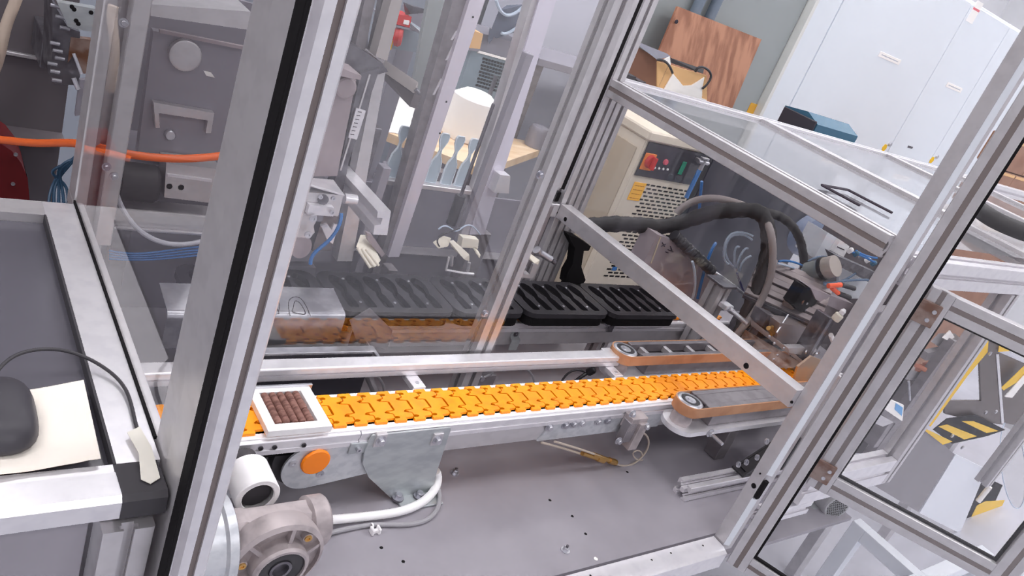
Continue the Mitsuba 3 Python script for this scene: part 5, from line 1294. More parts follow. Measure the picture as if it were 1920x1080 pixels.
# vented cooler
ch = thing("vented_cooler", "beige cooling unit with slotted front grille, dark control strip and yellow label", "cooling unit")
YC = 1.0
xl, xrr = 2.185, 2.55
ztop = 0.352
zc0, zc1 = 0.185, 0.325
part(ch, "cabinet", bx(xl, xrr, YC + 0.002, 1.5, -0.95, ztop - 0.03, 0.004), BEIGE)
part(ch, "side_shade", bx(xl - 0.004, xl - 0.0002, YC + 0.03, 1.48, -0.9, ztop - 0.07, 0.001), BEIGE_DARK)  # thin sheet in darker beige paints the shade on this side
part(ch, "top_cover", bx(xl - 0.01, xrr + 0.01, YC - 0.012, 1.51, ztop - 0.0295, ztop + 0.008, 0.006), BEIGE)
part(ch, "control_strip", bx(xl + 0.012, xrr - 0.003, YC - 0.004, YC + 0.0018, zc0, zc1 - 0.006), DARK_PANEL, "dark control strip")
p = at(1216, 302, y=YC - 0.006)
SW = part(ch, "switch_plate", bx(p[0] - 0.03, p[0] + 0.03, YC - 0.009, YC - 0.0042, p[2] - 0.036, p[2] + 0.03), pri("amber", srgb(232, 128, 52), 0.4), "orange switch plate")
part(SW, "rotary_switch", [lathe([(0, 0), (0.026, 0), (0.022, 0.012), (0, 0.014)], [p[0] + 0.004, YC - 0.009, p[2]], [0, -1, 0], 20), bx(p[0] - 0.002, p[0] + 0.01, YC - 0.04, YC - 0.0225, p[2] - 0.024, p[2] + 0.024)], RED, "red rotary switch")
p2 = at(1248, 304, y=YC - 0.006)
part(ch, "button", lathe([(0, 0), (0.012, 0), (0.01, 0.008), (0, 0.009)], [p2[0], YC - 0.0042, p2[2]], [0, -1, 0], 16), pri("pink_button", srgb(214, 92, 110), 0.4), "pink button")
p3 = at(1279, 316, y=YC - 0.006)
part(ch, "display", bx(p3[0] - 0.012, p3[0] + 0.012, YC - 0.008, YC - 0.0042, p3[2] - 0.026, p3[2] + 0.028), GREEN, "green display")
for k in range(4):
    p4 = at(1228 + 8 * k, 315 + k, y=YC - 0.006)
    part(ch, "lamp", lathe([(0, 0), (0.005, 0), (0.004, 0.004), (0, 0.004)], [p4[0], YC - 0.0042, p4[2]], [0, -1, 0], 10), WHITE)
p5 = at(1195, 358, y=YC)
LB = part(ch, "label", bx(p5[0] - 0.033, p5[0] + 0.033, YC - 0.0005, YC + 0.0018, p5[2] - 0.04, p5[2] + 0.034, 0.0003), pri("amber_label", srgb(248, 186, 60), 0.5), "yellow warning label")
for k in range(4):
    part(LB, "line", bx(p5[0] - 0.027, p5[0] + 0.026, YC - 0.0008, YC - 0.0004, p5[2] - 0.032 + 0.017 * k, p5[2] - 0.029 + 0.017 * k, 0), pri("label_ink", srgb(190, 120, 20), 0.6) if k == 0 else "mat_label_ink")
slot = bx(-0.0115, 0.0115, -0.0012, 0.001, -0.0032, 0.0032, 0)
first = None
xg0, xg1 = xl + 0.105, xrr - 0.012
zg1 = 0.155
rows_ = 34
for r in range(rows_):
    zz = zg1 - 0.0155 * r
    off = 0.0165 * (r % 2)
    n = int((xg1 - xg0 - off) / 0.033) + 1
    for i in range(n):
        M = np.eye(4); M[:3, 3] = [xg0 + off + 0.033 * i, YC + 0.0018, zz]
        if first is None:
            first = part(ch, "vent_slot", slot, BLACK_MATT, smooth=False)
            scene[first]["to_world"] = TM(M)
        elif r < 27:
            copy(ch, "vent_slot", first, TM(M))
c = at(1152, 504, y=YC)
part(ch, "blue_tape", bx(c[0] - 0.012, c[0] + 0.012, YC - 0.0008, YC + 0.0018, c[2] - 0.008, c[2] + 0.008, 0), BLUE_TUBE, "scrap of blue tape")

# ================================================================ rear of the hall
YB = 2.0
cbn = []
xs = [(4.115, 4.34, "narrow"), (4.34, 5.705, "wide"), (5.705, 6.33, "right")]
wc = thing("switch_cabinet", "large pale grey switch cabinet with two white nameplates and yellow lock tags at the back", "switch cabinet")
part(wc, "body", bx(4.115, 7.2, YB + 0.02, 2.6, -0.95, 1.46, 0.004), CABINET)
for x0, x1 in ((4.135, 4.345), (4.353, 5.70), (5.708, 6.36), (6.368, 7.18)):
    part(wc, "door", bx(x0, x1, YB, YB + 0.0195, -0.85, 1.44, 0.003), CABINET)
part(wc, "edge_trim", bx(4.085, 4.1145, YB - 0.02, YB + 0.05, -0.95, 1.46, 0.002), pri("trim_pale", srgb(222, 222, 218), 0.4))
part(wc, "gap", bx(4.1148, 4.134, YB + 0.012, YB + 0.0198, -0.95, 1.44, 0), RUBBER)
for px, w in (((1668, 109), 0.28), ((1789, 164), 0.25)):
    p = at(*px, y=YB)
    nk = part(wc, "nameplate", bx(p[0] - w / 2, p[0] + w / 2, YB - 0.003, YB - 0.0002, p[2] - 0.017, p[2] + 0.017, 0.001), PAPER, "white nameplate strip")
    part(nk, "print", bx(p[0] - w * 0.4, p[0] + w * 0.4, YB - 0.0034, YB - 0.0029, p[2] - 0.003, p[2] + 0.003, 0), pri("print_grey", srgb(186, 190, 198), 0.6) if px[0] == 1668 else "mat_print_grey")
for px in ((1658, 277), (1747, 300)):
    p = at(*px, y=YB)
    nk = part(wc, "lock_tag", lathe([(0, 0), (0.03, 0), (0.03, 0.002), (0, 0.002)], [p[0], YB - 0.0002, p[2]], [0, -1, 0], 6), YELLOW, "yellow lock tag")
    part(nk, "lock", lathe([(0, 0), (0.017, 0), (0.015, 0.012), (0, 0.014)], [p[0] + 0.04, YB - 0.0002, p[2] + 0.035], [0, -1, 0], 18), STEEL)
p = at(1829, 20, y=YB)
ST_ = part(wc, "sticker", bx(p[0] - 0.05, p[0] + 0.05, YB - 0.002, YB - 0.0002, p[2] - 0.08, p[2] + 0.06, 0), PAPER, "white sticker with red band")
part(ST_, "band", bx(p[0] - 0.05, p[0] + 0.05, YB - 0.0025, YB - 0.0021, p[2] + 0.0, p[2] + 0.014, 0), pri("pink_band", srgb(222, 120, 130), 0.5))
part(wc, "plinth_edge", bx(5.93, 6.0, YB - 0.004, YB - 0.0002, 0.43, 0.445, 0), STEEL_DARK)
gc2 = thing("grey_cabinet", "darker grey cabinet with an orange-yellow lock tag, left of the pale switch cabinet", "switch cabinet")
part(gc2, "body", bx(2.72, 4.08, YB + 0.03, 2.6, -0.95, 1.9, 0.004), GREY_PAINT)
p = at(1412, 207, y=YB + 0.028)
part(gc2, "lock_tag", bx(p[0] - 0.05, p[0] + 0.04, YB + 0.027, YB + 0.0298, p[2] - 0.045, p[2] + 0.04, 0.0005), pri("tag_amber", srgb(224, 168, 60), 0.5), "amber yellow lock tag")
part(gc2, "lock", bx(p[0] + 0.03, p[0] + 0.06, YB + 0.012, YB + 0.0266, p[2] + 0.03, p[2] + 0.06), STEEL)
for k in range(2):
    part(gc2, "pipe", cyl([at(1315 + 32 * k, 10, y=1.97)[0], 1.99, 0.62 + 0.1 * k], [at(1315 + 32 * k, 10, y=1.97)[0], 1.99, 1.8], 0.028, 14), pri("pipe_blue", srgb(116, 128, 142), 0.4) if k == 0 else "mat_pipe_blue")
wl = thing("pale_column", "pale lilac building column at the back behind the far post", "column")
part(wl, "shaft", bx(2.35, 2.715, 2.05, 2.5, -0.95, 2.49, 0.003), pri("column_pale", srgb(206, 206, 216), 0.6))
ply_ = thing("plywood_board", "reddish brown plywood board leaning against the grey cabinet", "board")
pts = [at(px, py, y=yy) for px, py, yy in ((1268, 12, 1.95), (1425, 74, 1.95), (1348, 250, 1.80), (1190, 200, 1.80))]
n_ = np.cross(pts[1] - pts[0], pts[3] - pts[0])
part(ply_, "board", plate_from(pts, n_ if n_[1] < 0 else -n_, 0.012), WOOD)
part(ply_, "knot", ycap((1269, 41), 1.905, 0.01, 0.004), INK)
bxo = thing("cardboard_box", "open tan cardboard box with torn white paper and dark cables, in front of the plywood", "box")
YX = 1.35
part(bxo, "front", yplate([(1233, 115), (1325, 142), (1326, 196), (1232, 180)], YX, 0.006), CARD)
part(bxo, "side", plate_from([at(1232, 116, y=YX), at(1190, 85, y=YX + 0.22), at(1190, 145, y=YX + 0.22), at(1232, 182, y=YX)], [-1, 0, 0], 0.005), BROWN_CARD)
part(bxo, "flap", hull([at(px, py, y=yy) for px, py, yy in ((1190, 80, YX + 0.22), (1232, 112, YX), (1258, 106, YX + 0.1), (1250, 100, YX + 0.22), (1195, 78, YX + 0.24))]), pri("flap_grey", srgb(104, 104, 114), 0.6), "grey flap")
part(bxo, "contents", hull([at(px, py, y=yy) for px, py, yy in ((1256, 108, YX + 0.03), (1320, 130, YX + 0.03), (1318, 138, YX + 0.02), (1252, 116, YX + 0.03), (1300, 124, YX + 0.15), (1260, 112, YX + 0.15))]), RUBBER)
pw = thing("torn_paper", "torn white paper hanging over the front of the cardboard box", "paper")
part(pw, "sheet", yplate([(1238, 180), (1262, 138), (1281, 161), (1297, 160), (1321, 145), (1317, 165), (1316, 184), (1326, 188), (1314, 192), (1240, 176)], YX - 0.006, 0.004), PAPER)
part(pw, "corner", yplate([(1242, 113), (1256, 106), (1258, 122), (1250, 118)], YX - 0.004, 0.003), PAPER)
cable("box_cable", [(1232, 112, {"y": YX - 0.01}), (1245, 114, {"y": YX - 0.02}), (1255, 124, {"y": YX - 0.02}), (1261, 137, {"y": YX - 0.015})], {}, 0.005, RUBBER, "dark cable hanging out of the cardboard box at its left", "cable", 30, 8)
cable("box_cable", [(1304, 134, {"y": YX - 0.01}), (1312, 126, {"y": YX - 0.02}), (1326, 130, {"y": YX - 0.02}), (1333, 142, {"y": YX - 0.02}), (1328, 155, {"y": YX - 0.02}), (1317, 166, {"y": YX - 0.01})], {}, 0.005, RUBBER, "dark cable looping out of the cardboard box at its right", "cable", 40, 8)
bh = thing("work_bench", "grey work bench at the back carrying the cardboard box", "bench")
zb_ = at(1280, 196, y=YX)[2]
part(bh, "top", bx(2.0, 3.0, 1.52, 1.85, zb_ - 0.03, zb_ - 0.002), PANEL)
for x_ in (2.03, 2.95):
    for y_ in (1.56, 1.82):
        part(bh, "leg", bx(x_ - 0.02, x_ + 0.02, y_ - 0.02, y_ + 0.02, -0.95, zb_ - 0.031), ALU_DARK)
tl = thing("tool_case", "flat pale tool case with dark parts on it, on the bench beside the cardboard box", "case")
a, b = at(1165, 158, y=1.32), at(1210, 160, y=1.32)
part(tl, "case", bx(at(1160, 155, y=1.32)[0], at(1212, 158, y=1.32)[0], 1.305, 1.5, zb_ - 0.0015, zb_ + 0.03), ALU_BRIGHT)
part(tl, "tool", [bx(at(1168, 145, y=1.35)[0], at(1185, 148, y=1.35)[0], 1.33, 1.4, zb_ + 0.0305, zb_ + 0.06)], RUBBER)
part(tl, "tool", [bx(at(1190, 148, y=1.35)[0], at(1206, 152, y=1.35)[0], 1.33, 1.4, zb_ + 0.0305, zb_ + 0.05)], STEEL_DARK)
bm2 = thing("blue_device", "blue boxy device with dark front standing before the pale switch cabinet", "device")
YV = 1.25
c = at(1536, 228, y=YV)
far_y = at(1472, 199, x=c[0])[1]
x1 = at(1613, 248, y=YV)[0]
zt_, zb2 = c[2], c[2] - 0.24
part(bm2, "body", hull([[c[0], YV, zt_ - 0.015], [x1, YV, zt_ - 0.015], [c[0], YV, zb2], [x1, YV, zb2], [c[0], far_y, zt_], [x1, far_y, zt_], [c[0], far_y, zb2], [x1, far_y, zb2],
                        [c[0], YV + 0.08, zt_ + 0.02], [x1, YV + 0.08, zt_ + 0.02]]), BLUE)
part(bm2, "front", bx(c[0] - 0.012, c[0] - 0.0005, YV + 0.004, far_y - 0.004, zb2 + 0.01, zt_ - 0.004, 0.004), DARK_PANEL, "dark front panel")
part(bm2, "stand", bx(c[0] + 0.08, x1 - 0.08, YV + 0.05, far_y - 0.05, -0.95, zb2 - 0.0005), PANEL)

# table with bright papers behind the machine
rt = thing("paper_table", "light wooden table top with bright papers behind the machine", "table")
ZT = 0.08
tp_ = [at(*q, z=ZT) for q in ((640, 215), (905, 318), (1040, 272), (830, 165), (690, 140))]
part(rt, "top", slab(orient(Polygon([(p[0], p[1]) for p in tp_]).buffer(0).intersection(unary_union([sbox(0, 0.7, 1.64, 1.98), sbox(1.6, 0.7, 2.1, 1.53)]))), "z", ZT - 0.03, ZT), TABLE_WOOD)
for c in ((1.35, 1.45), (1.45, 1.12), (1.9, 1.45), (1.75, 1.2)):
    part(rt, "leg", bx(c[0] - 0.02, c[0] + 0.02, c[1] - 0.02, c[1] + 0.02, -0.95, ZT - 0.031), ALU_DARK)
def flat_sheet(pts, z, mat, label, name="paper_sheet", cat="paper", th=0.003):
    q = [at(px, py, z=z) for px, py in pts]
    return solo(name, slab(orient(Polygon([(p[0], p[1]) for p in q]).buffer(0).intersection(unary_union([sbox(0, 0.7, 1.63, 1.97), sbox(1.6, 0.7, 2.1, 1.52)]))), "z", z, z + th), mat, label, cat)
flat_sheet([(698, 245), (720, 158), (775, 178), (792, 225), (785, 262), (740, 250)], ZT + 0.001, PAPER, "bright white paper sheet on the wooden table, left of the pale column")
flat_sheet([(820, 240), (858, 172), (910, 185), (902, 215), (885, 268), (850, 262)], ZT + 0.001, PAPER_CREAM, "cream white paper sheet on the wooden table, right of the pale column")
ps = thing("paper_roll", "upright white paper-wrapped bundle on the wooden table under the perforated crate", "bundle")
p = at(890, 235, z=ZT + 0.001)
part(ps, "bundle", lathe([(0, 0), (0.085, 0), (0.09, 0.02), (0.085, 0.15), (0.05, 0.175), (0, 0.175)], [at(868, 258, z=ZT)[0], at(868, 258, z=ZT)[1], ZT + 0.0042], [0, 0, 1], 28), PAPER)
part(ps, "neck", cyl([p[0] - 0.115, 1.42, ZT + 0.005], [p[0] - 0.115, 1.42, ZT + 0.25], 0.008, 10), STEEL_DARK)
pj = thing("grey_jar", "pair of dim grey plastic jars on the wooden table beside the paper bundle", "jar")
for k in range(2):
    p = at(925 + 3 * k, 222 - 26 * k, z=ZT + 0.001)
    part(pj, "jar", lathe([(0, 0), (0.04, 0), (0.043, 0.01), (0.043, 0.07), (0.036, 0.085), (0, 0.085)], [p[0] + 0.02, min(p[1] + 0.02, 1.47), ZT + 0.0005], [0, 0, 1], 24), PANEL)
cr = thing("perforated_crate", "dark grey crate with rows of small holes standing behind the table", "crate")
YR = 1.55
part(cr, "front", yplate([(884, 92), (990, 128), (968, 210), (858, 178)], YR, 0.03), pri("crate_grey", srgb(124, 138, 148), 0.5))
part(cr, "rim", yplate([(897, 95), (980, 118), (979, 122), (896, 99)], YR - 0.006, 0.0055), PAPER, "white rim")
hole0 = None
for r in range(9):
    for i in range(12):
        px = 907 + 5.4 * i - 1.6 * r + (r % 2) * 1.2
        py = 110 + 1.55 * i + 6.2 * r
        p = at(px, py, y=YR)
        M = np.eye(4); M[:3, 3] = [p[0], YR, p[2]]
        if hole0 is None:
            hole0 = part(cr, "hole", bx(-0.006, 0.006, -0.0006, 0.002, -0.0045, 0.0045, 0), BLACK_MATT, smooth=False)
            scene[hole0]["to_world"] = TM(M)
        else:
            copy(cr, "hole", hole0, TM(M))
zr = at(920, 190, y=YR)[2]
part(cr, "body", bx(at(884, 130, y=YR)[0], at(980, 130, y=YR)[0], YR + 0.031, YR + 0.4, -0.95, zr + 0.15), PANEL)
bag = thing("dark_bag", "dark folded bag with pale straps on top of the perforated crate", "bag")
part(bag, "bag", hull([at(px, py, y=yy) for px, py, yy in ((918, 62, 1.56), (935, 20, 1.56), (985, 8, 1.6), (1004, 40, 1.6), (980, 56, 1.56), (930, 72, 1.56), (950, 10, 1.75), (990, 30, 1.75))]), pri("bag_dark", srgb(84, 90, 106), 0.6))
part(bag, "bag", hull([at(px, py, y=yy) for px, py, yy in ((918, 52, 1.56), (932, 60, 1.56), (918, 82, 1.56), (914, 76, 1.56), (930, 60, 1.62))]), "mat_bag_dark")
part(bag, "strap", tube([at(*q, y=1.54) for q in ((930, 0), (958, 28), (985, 8), (998, -10))], 0.006, 20, 6), PALE_TUBE)
part(bag, "strap", tube([at(*q, y=1.54) for q in ((940, 62), (960, 58), (975, 50), (984, 90))], 0.006, 20, 6), PALE_TUBE)
part(bag, "pole", tube([at(*q, y=1.58) for q in ((1003, -20), (998, 40), (993, 68))], 0.01, 10, 8), pri("pole_slate", srgb(96, 104, 122), 0.4))
part(bag, "pole", tube([at(*q, y=1.58) for q in ((978, 40), (984, 78), (985, 92))], 0.009, 10, 8), "mat_pole_slate")
part(bag, "shelf", yplate([(902, 62), (988, 86), (982, 118), (898, 94)], 1.585, 0.2), PANEL)
tn = thing("small_carton", "small tan carton beside the dark bag on the crate", "box")
part(tn, "carton", yplate([(890, 58), (906, 64), (900, 92), (880, 90)], YR - 0.02, 0.08), CARD)
part(tn, "support", yplate([(880, 90), (900, 92), (897, 97), (878, 94)], YR - 0.02, 0.08), PANEL)
es = thing("emergency_stop", "round red emergency stop button on a yellow plate, upper middle of the machine", "emergency stop")
p = at(748, 71, y=0.75)
part(es, "plate", yplate([(736, 62), (742, 64), (733, 94), (727, 92)], 0.76, 0.03), YELLOW, "yellow plate")
part(es, "button", lathe([(0, 0), (0.012, 0), (0.012, 0.014), (0.024, 0.018), (0.025, 0.028), (0.02, 0.034), (0, 0.036)], p + np.array([-0.02, 0.02, 0.0]), [0.8, -0.5, 0.1], 26), RED, "red mushroom button")
part(es, "box", yplate([(728, 90), (790, 100), (800, 60), (745, 50)], 0.79, 0.1), pri("teal_grey", srgb(134, 144, 152), 0.4))
part(es, "post", bx(at(760, 90, y=0.85)[0], at(760, 90, y=0.85)[0] + 0.05, 0.8905, 0.93, -0.95, 0.55), PANEL)
rb = thing("red_clamp_tool", "red tool box with grey lever handle above the emergency stop", "tool")
part(rb, "body", yplate([(748, 27), (772, 32), (768, 52), (744, 46)], 0.74, 0.05), RED, "red body")
part(rb, "label", yplate([(758, 37), (768, 39), (766, 47), (756, 45)], 0.7385, 0.0014), PAPER)
part(rb, "lever", hull([at(px, py, y=yy) for px, py, yy in ((768, 42, 0.74), (772, 48, 0.74), (806, 70, 0.72), (800, 70, 0.72), (770, 54, 0.74), (770, 50, 0.76))]), STEEL)
part(rb, "head", hull([at(px, py, y=yy) for px, py, yy in ((756, 4, 0.76), (775, 12, 0.74), (800, 18, 0.74), (798, 24, 0.74), (770, 26, 0.74), (760, 28, 0.76))]), STEEL_DARK)
part(rb, "rest", yplate([(744, 47), (790, 58), (790, 62), (743, 51)], 0.741, 0.14), PANEL)
cl3 = thing("white_carton", "folded pale cardboard leaning behind the red tool", "cardboard")
part(cl3, "sheet", yplate([(772, 20), (788, 22), (782, 45), (774, 40)], 0.9, 0.01), PAPER)
part(cl3, "sheet", yplate([(786, 22), (824, 16), (815, 62), (800, 66), (780, 45)], 0.92, 0.012), CARD)
part(cl3, "foot", yplate([(780, 44), (812, 60), (812, 74), (780, 60)], 0.925, 0.05), PANEL)
dbk = thing("rear_cupboard", "dim grey cupboard closing the view behind the table and panels", "cupboard")
part(dbk, "body", bx(0.32, 2.3, 2.62, 2.95, -0.95, 1.6, 0.004), pri("cupboard_grey", srgb(150, 156, 166), 0.5))
for k in range(3):
    part(dbk, "door", bx(0.33 + 0.657 * k, 0.98 + 0.657 * k, 2.605, 2.6195, -0.9, 1.58, 0.003), "mat_cupboard_grey")

# ================================================================ right edge: seen through the open doors
cartons = []
lab = ["brown carton of the stack at the right edge, upper left", "brown carton of the stack at the right edge, upper right", "brown carton of the stack at the right edge, large lower one", "brown carton of the stack at the right edge, lower right corner"]
YK = 0.9
def carton(pts, y, l, dep=0.35):
    t = thing("carton", l, "carton", "brown cartons in the stack")
    part(t, "box", yplate(pts, y, dep), BROWN_CARD)
    q = [at(*p_, y=y) for p_ in pts]
    xa, xb = q[0][0], q[1][0]
    zt_ = q[0][2]
    part(t, "tape", bx(xa + 0.01, xb - 0.01, y - 0.002, y - 0.0004, zt_ - 0.012, zt_ - 0.003, 0), CARD, "pale tape strip")
p = at(1880, 312, y=YK)
def rect_carton(x0, x1, z0, z1, l):
    t = thing("carton", l, "carton", "brown cartons in the stack")
    part(t, "box", bx(x0, x1, YK, YK + 0.16, z0, z1, 0.004), BROWN_CARD)
    part(t, "tape", bx(x0 + 0.006, x1 - 0.006, YK - 0.002, YK - 0.0004, z1 - 0.02, z1 - 0.005, 0), CARD, "pale tape strip")
zz = at(1900, 325, y=YK)[2]
xx = at(1900, 325, y=YK)[0]
rect_carton(at(1868, 345, y=YK)[0], xx + 0.05, zz - 0.30, zz - 0.005, lab[2])
rect_carton(xx + 0.055, xx + 0.8, zz - 0.30, zz - 0.005, lab[3])
rect_carton(at(1892, 300, y=YK)[0], xx + 0.12, zz, zz + 0.17, lab[0])
rect_carton(xx + 0.125, xx + 0.8, zz, zz + 0.17, lab[1])
pal = thing("pallet", "wooden pallet under the stack of brown cartons", "pallet")
part(pal, "deck", bx(at(1868, 345, y=YK)[0], xx + 0.85, YK - 0.02, YK + 0.2, zz - 0.35, zz - 0.3005), CARD)
part(pal, "block", bx(at(1868, 345, y=YK)[0] + 0.02, xx + 0.8, YK, YK + 0.16, -0.95, zz - 0.351), BROWN_CARD)
wp = thing("white_carton", "white box standing on top of the brown carton stack at the right edge", "box")
part(wp, "box", bx(at(1900, 285, y=YK)[0], xx + 0.05, YK + 0.01, YK + 0.12, zz + 0.1705, zz + 0.36, 0.004), WHITE_PAINT)
cable("black_duct", [(1800, 372, {"z": 0.60}), (1835, 392, {"z": 0.602}), (1865, 412, {"z": 0.602}), (1905, 430, {"z": 0.602}), (1960, 440, {"z": 0.602})], {}, 0.022, HOSE, "thick black duct lying across the lid rails at the right edge", "duct", 40, 14)
# hinged inner parts behind the second door leaf: infeed with broken clay-coloured pieces
inf = thing("infeed_unit", "grey infeed chute with steel levers behind the small glazed door", "infeed unit")
part(inf, "chute", yplate([(1700, 690), (1745, 705), (1748, 716), (1700, 712)], -0.05, 0.06), ALU)
part(inf, "lever", [hull([at(px, py, y=yy) for px, py, yy in ((1745, 640, -0.05), (1760, 625, -0.05), (1790, 625, -0.05), (1808, 640, -0.05), (1775, 660, -0.05), (1770, 640, 0.0))])], ALU)
part(inf, "guide", yplate([(1740, 662), (1775, 655), (1778, 672), (1735, 676)], -0.06, 0.02), ALU_DARK)
part(inf, "tag", yplate([(1768, 634), (1782, 620), (1790, 632), (1780, 640)], -0.07, 0.004), PAPER)
part(inf, "rod", cyl(at(1704, 715, y=-0.1), at(1706, 750, y=-0.1), 0.004, 8), STEEL)
part(inf, "panel", yplate([(1690, 705), (1760, 720), (1700, 800), (1640, 850), (1600, 850)], 0.02, 0.01), PANEL_DARK)
part(inf, "frame", bx(2.35, 2.6, 0.035, 0.08, -0.177, 0.2), ALU_DARK)
for k in range(7):
    c = at(1716 + 7 * (k % 4), 684 + 8 * (k // 4) + 2 * (k % 2), y=-0.04)
    solo("clay_stick", cyl(c, c + np.array([0.02, -0.03, 0.012 * (k % 3)]), 0.008, 10), pri("clay_brown", srgb(178, 108, 84), 0.7) if k == 0 else "mat_clay_brown", "reddish brown stick piece heaped in the infeed chute behind the small door", "stick", "brown sticks in the infeed chute")
rl2 = solo("cream_roller", lathe([(0, 0), (0.016, 0), (0.018, 0.004), (0.018, 0.03), (0.014, 0.034), (0, 0.034)], at(1748, 690, y=-0.02), [-0.5, -0.6, 0.4], 22), CREAM, "cream round roller beside the heap of brown sticks", "roller")
clp = thing("document_clip", "clipboard with blue and white print seen through the small glazed door", "document")
part(clp, "board", yplate([(1660, 745), (1695, 760), (1692, 790), (1655, 765)], -0.2, 0.006), PAPER)
part(clp, "print", yplate([(1680, 756), (1693, 764), (1691, 780), (1678, 768)], -0.2015, 0.0012), pri("print_blue", srgb(96, 160, 214), 0.5), "blue print")
part(clp, "board", yplate([(1640, 772), (1676, 792), (1655, 800), (1632, 790)], -0.21, 0.004), ALU)
part(clp, "rail", yplate([(1652, 763), (1694, 790), (1688, 800), (1645, 772)], -0.19, 0.01), ALU_DARK)
part(clp, "arm", bx(at(1670, 780, y=-0.17)[0], at(1670, 780, y=-0.17)[0] + 0.03, -0.1795, 0.0, -0.15, at(1670, 775, y=-0.17)[2]), ALU_DARK)

# hazard striped outfeed cover
hz = thing("outfeed_cover", "grey sheet metal cover with yellow and black hazard stripes and clear round shield", "machine cover")
YH = -0.12
part(hz, "side_sheet", yplate([(1740, 806), (1790, 852), (1722, 960), (1630, 905)], YH, 0.01), pri("sheet_grey", srgb(124, 120, 124), 0.45))
part(hz, "side_sheet", yplate([(1792, 852), (1850, 880), (1800, 1000), (1724, 962)], YH + 0.002, 0.008), WHITE_PAINT, "pale sheet")
BAND = [(1748, 800), (1785, 812), (1830, 795), (1880, 800), (1862, 812), (1790, 835), (1758, 812)]
top = [(1757, 792), (1776, 788), (1800, 784), (1872, 806), (1856, 818), (1800, 828), (1780, 834)]
part(hz, "stripe_panel", yplate([(1750, 806), (1776, 785), (1830, 778), (1885, 806), (1850, 818), (1785, 832)], YH - 0.004, 0.003), BLACK_MATT, "black panel")
for s in ([(1760, 800), (1776, 796), (1832, 818), (1808, 824)], [(1804, 790), (1826, 790), (1872, 808), (1850, 812)], [(1732, 806), (1736, 804), (1786, 828), (1768, 834)]):
    part(hz, "stripe", yplate(s, YH - 0.0055, 0.0013), YELLOW, "yellow hazard stripe")
part(hz, "guard_sheet", yplate([(1772, 752), (1840, 752), (1836, 640), (1872, 640), (1880, 796), (1830, 790), (1772, 776)], YH + 0.012, 0.008), pri("bronze_sheet", srgb(80, 68, 63), 0.4, 0.2), "dark bronze sheet")
part(hz, "guard_edge", yplate([(1868, 664), (1873, 664), (1883, 794), (1878, 794)], YH + 0.009, 0.002), ALU_BRIGHT)
part(hz, "stripe", yplate([(1838, 632), (1854, 634), (1852, 660), (1815, 704), (1745, 800), (1742, 798), (1808, 694), (1820, 668)], YH - 0.002, 0.003), YELLOW, "long yellow edge stripe")
part(hz, "stripe", yplate([(1874, 648), (1896, 652), (1896, 658), (1872, 660)], YH + 0.006, 0.0025), YELLOW)
part(hz, "stripe", yplate([(1878, 728), (1924, 684), (1924, 706), (1882, 732)], YH + 0.03, 0.003), YELLOW)
part(hz, "white_strip", yplate([(1884, 744), (1924, 700), (1924, 714), (1898, 746)], YH + 0.025, 0.003), PAPER)
for px in ((1850, 774), (1869, 773), (1858, 664), (1787, 818), (1806, 840)):
    part(hz, "screw", ycap(px, YH - 0.012, 0.008, 0.006), STEEL)
part(hz, "bronze_back", yplate([(1872, 660), (1940, 690), (1940, 830), (1884, 800)], YH + 0.06, 0.006), "mat_bronze_sheet")
part(hz, "post", yplate([(1790, 640), (1816, 650), (1640, 900), (1610, 890)], YH + 0.03, 0.03), ALU_DARK, "slanted grey post")
k = part(hz, "round_shield", tf(lathe([(0.001, 0), (0.19, 0)], [0, 0, 0], [0, 0, 1], 48), frame(at(1900, 870, y=-0.17), [1, 0, 0.1], [0.1, -0.75, 0.6])), HAZE_PAINTED, "clear round plastic shield")
part(hz, "shield_rim", tf(lathe([(0.188, -0.0015), (0.192, -0.0015), (0.192, 0.0015), (0.188, 0.0015)], [0, 0, 0], [0, 0, 1], 48), frame(at(1900, 870, y=-0.17), [1, 0, 0.1], [0.1, -0.75, 0.6])), PALE_TUBE)
part(hz, "lower_stripe", yplate([(1778, 945), (1818, 880), (1880, 910), (1842, 992)], YH + 0.05, 0.004), BLACK_MATT, "black panel")
for s in ([(1812, 888), (1822, 884), (1826, 930), (1810, 965), (1795, 945)], [(1832, 948), (1848, 940), (1884, 938), (1866, 975), (1818, 976)]):
    part(hz, "stripe", yplate(s, YH + 0.0485, 0.0013), YELLOW, "yellow hazard stripe")
part(hz, "handle", cyl(at(1834, 940, y=YH - 0.01), at(1856, 912, y=YH - 0.01), 0.012, 16), PAPER, "white round knob handle")
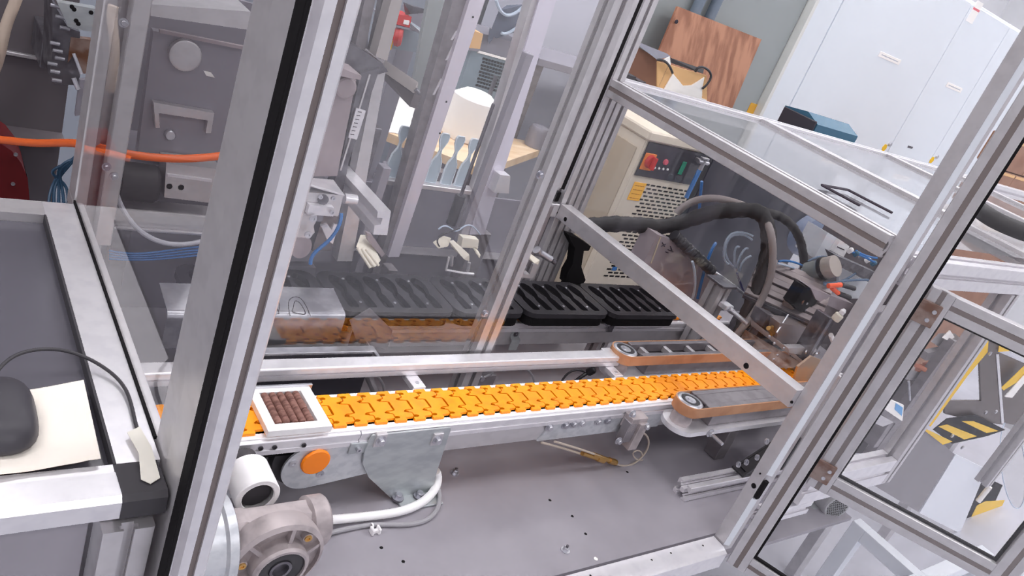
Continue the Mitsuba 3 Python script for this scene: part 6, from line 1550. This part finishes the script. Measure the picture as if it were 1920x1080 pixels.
part(hz, "leg", bx(2.78, 2.84, YH + 0.06, YH + 0.1, -0.95, -0.2), ALU)
part(hz, "leg", bx(3.5, 3.56, YH + 0.07, YH + 0.11, -0.95, -0.2), ALU)
# under-frame and motor
uf = thing("under_frame", "white square tube under-frame below the right module", "frame")
c = at(1608, 973, y=-0.16)
uz = c[2]
part(uf, "leg", bx(c[0] - 0.03, c[0] + 0.02, -0.21, -0.16, -0.95, uz), WHITE_PAINT)
part(uf, "rail", bx(c[0] - 0.03, c[0] + 0.02, -0.62, -0.2105, uz - 0.05, uz), WHITE_PAINT)
part(uf, "rail", bx(1.5, c[0] - 0.0305, -0.45, -0.40, uz - 0.05, uz), WHITE_PAINT)
part(uf, "rail", bx(c[0] + 0.0205, 3.2, -0.45, -0.40, uz - 0.05, uz), WHITE_PAINT)
part(uf, "leg", bx(3.15, 3.2, -0.45, -0.40, -0.95, uz - 0.0505), WHITE_PAINT)
fm = thing("fan_motor", "grey motor with a round perforated fan cover behind the open doors", "motor")
p = at(1570, 952, y=-0.09)
d_ = np.array([-0.35, -0.93, 0.0]); d_ /= np.linalg.norm(d_)
part(fm, "housing", lathe([(0, -0.17), (0.05, -0.17), (0.053, -0.16), (0.053, -0.012), (0.048, 0.0), (0, 0.0)], p, d_, 36), pri("fan_grey", srgb(176, 176, 178), 0.45))
Mf = frame(p + d_ * 0.0003, [1, 0, 0], d_)
f0 = None
for i in range(-6, 7):
    for j in range(-6, 7):
        x_, y_ = 0.0085 * (i + 0.5 * (j % 2)), 0.0075 * j
        if x_ * x_ + y_ * y_ < 0.04 ** 2:
            M = np.eye(4); M[:3, 3] = [x_, y_, 0]
            if f0 is None:
                f0 = part(fm, "vent_hole", ext(Point(0, 0).buffer(0.003, quad_segs=3), 0.0006), BLACK_MATT, smooth=False)
                scene[f0]["to_world"] = TM(Mf @ M)
            else:
                copy(fm, "vent_hole", f0, TM(Mf @ M))
part(fm, "foot", bx(p[0] - 0.06, p[0] + 0.02, p[1] + 0.04, p[1] + 0.12, -0.5695, p[2] - 0.05), GREY_PAINT)
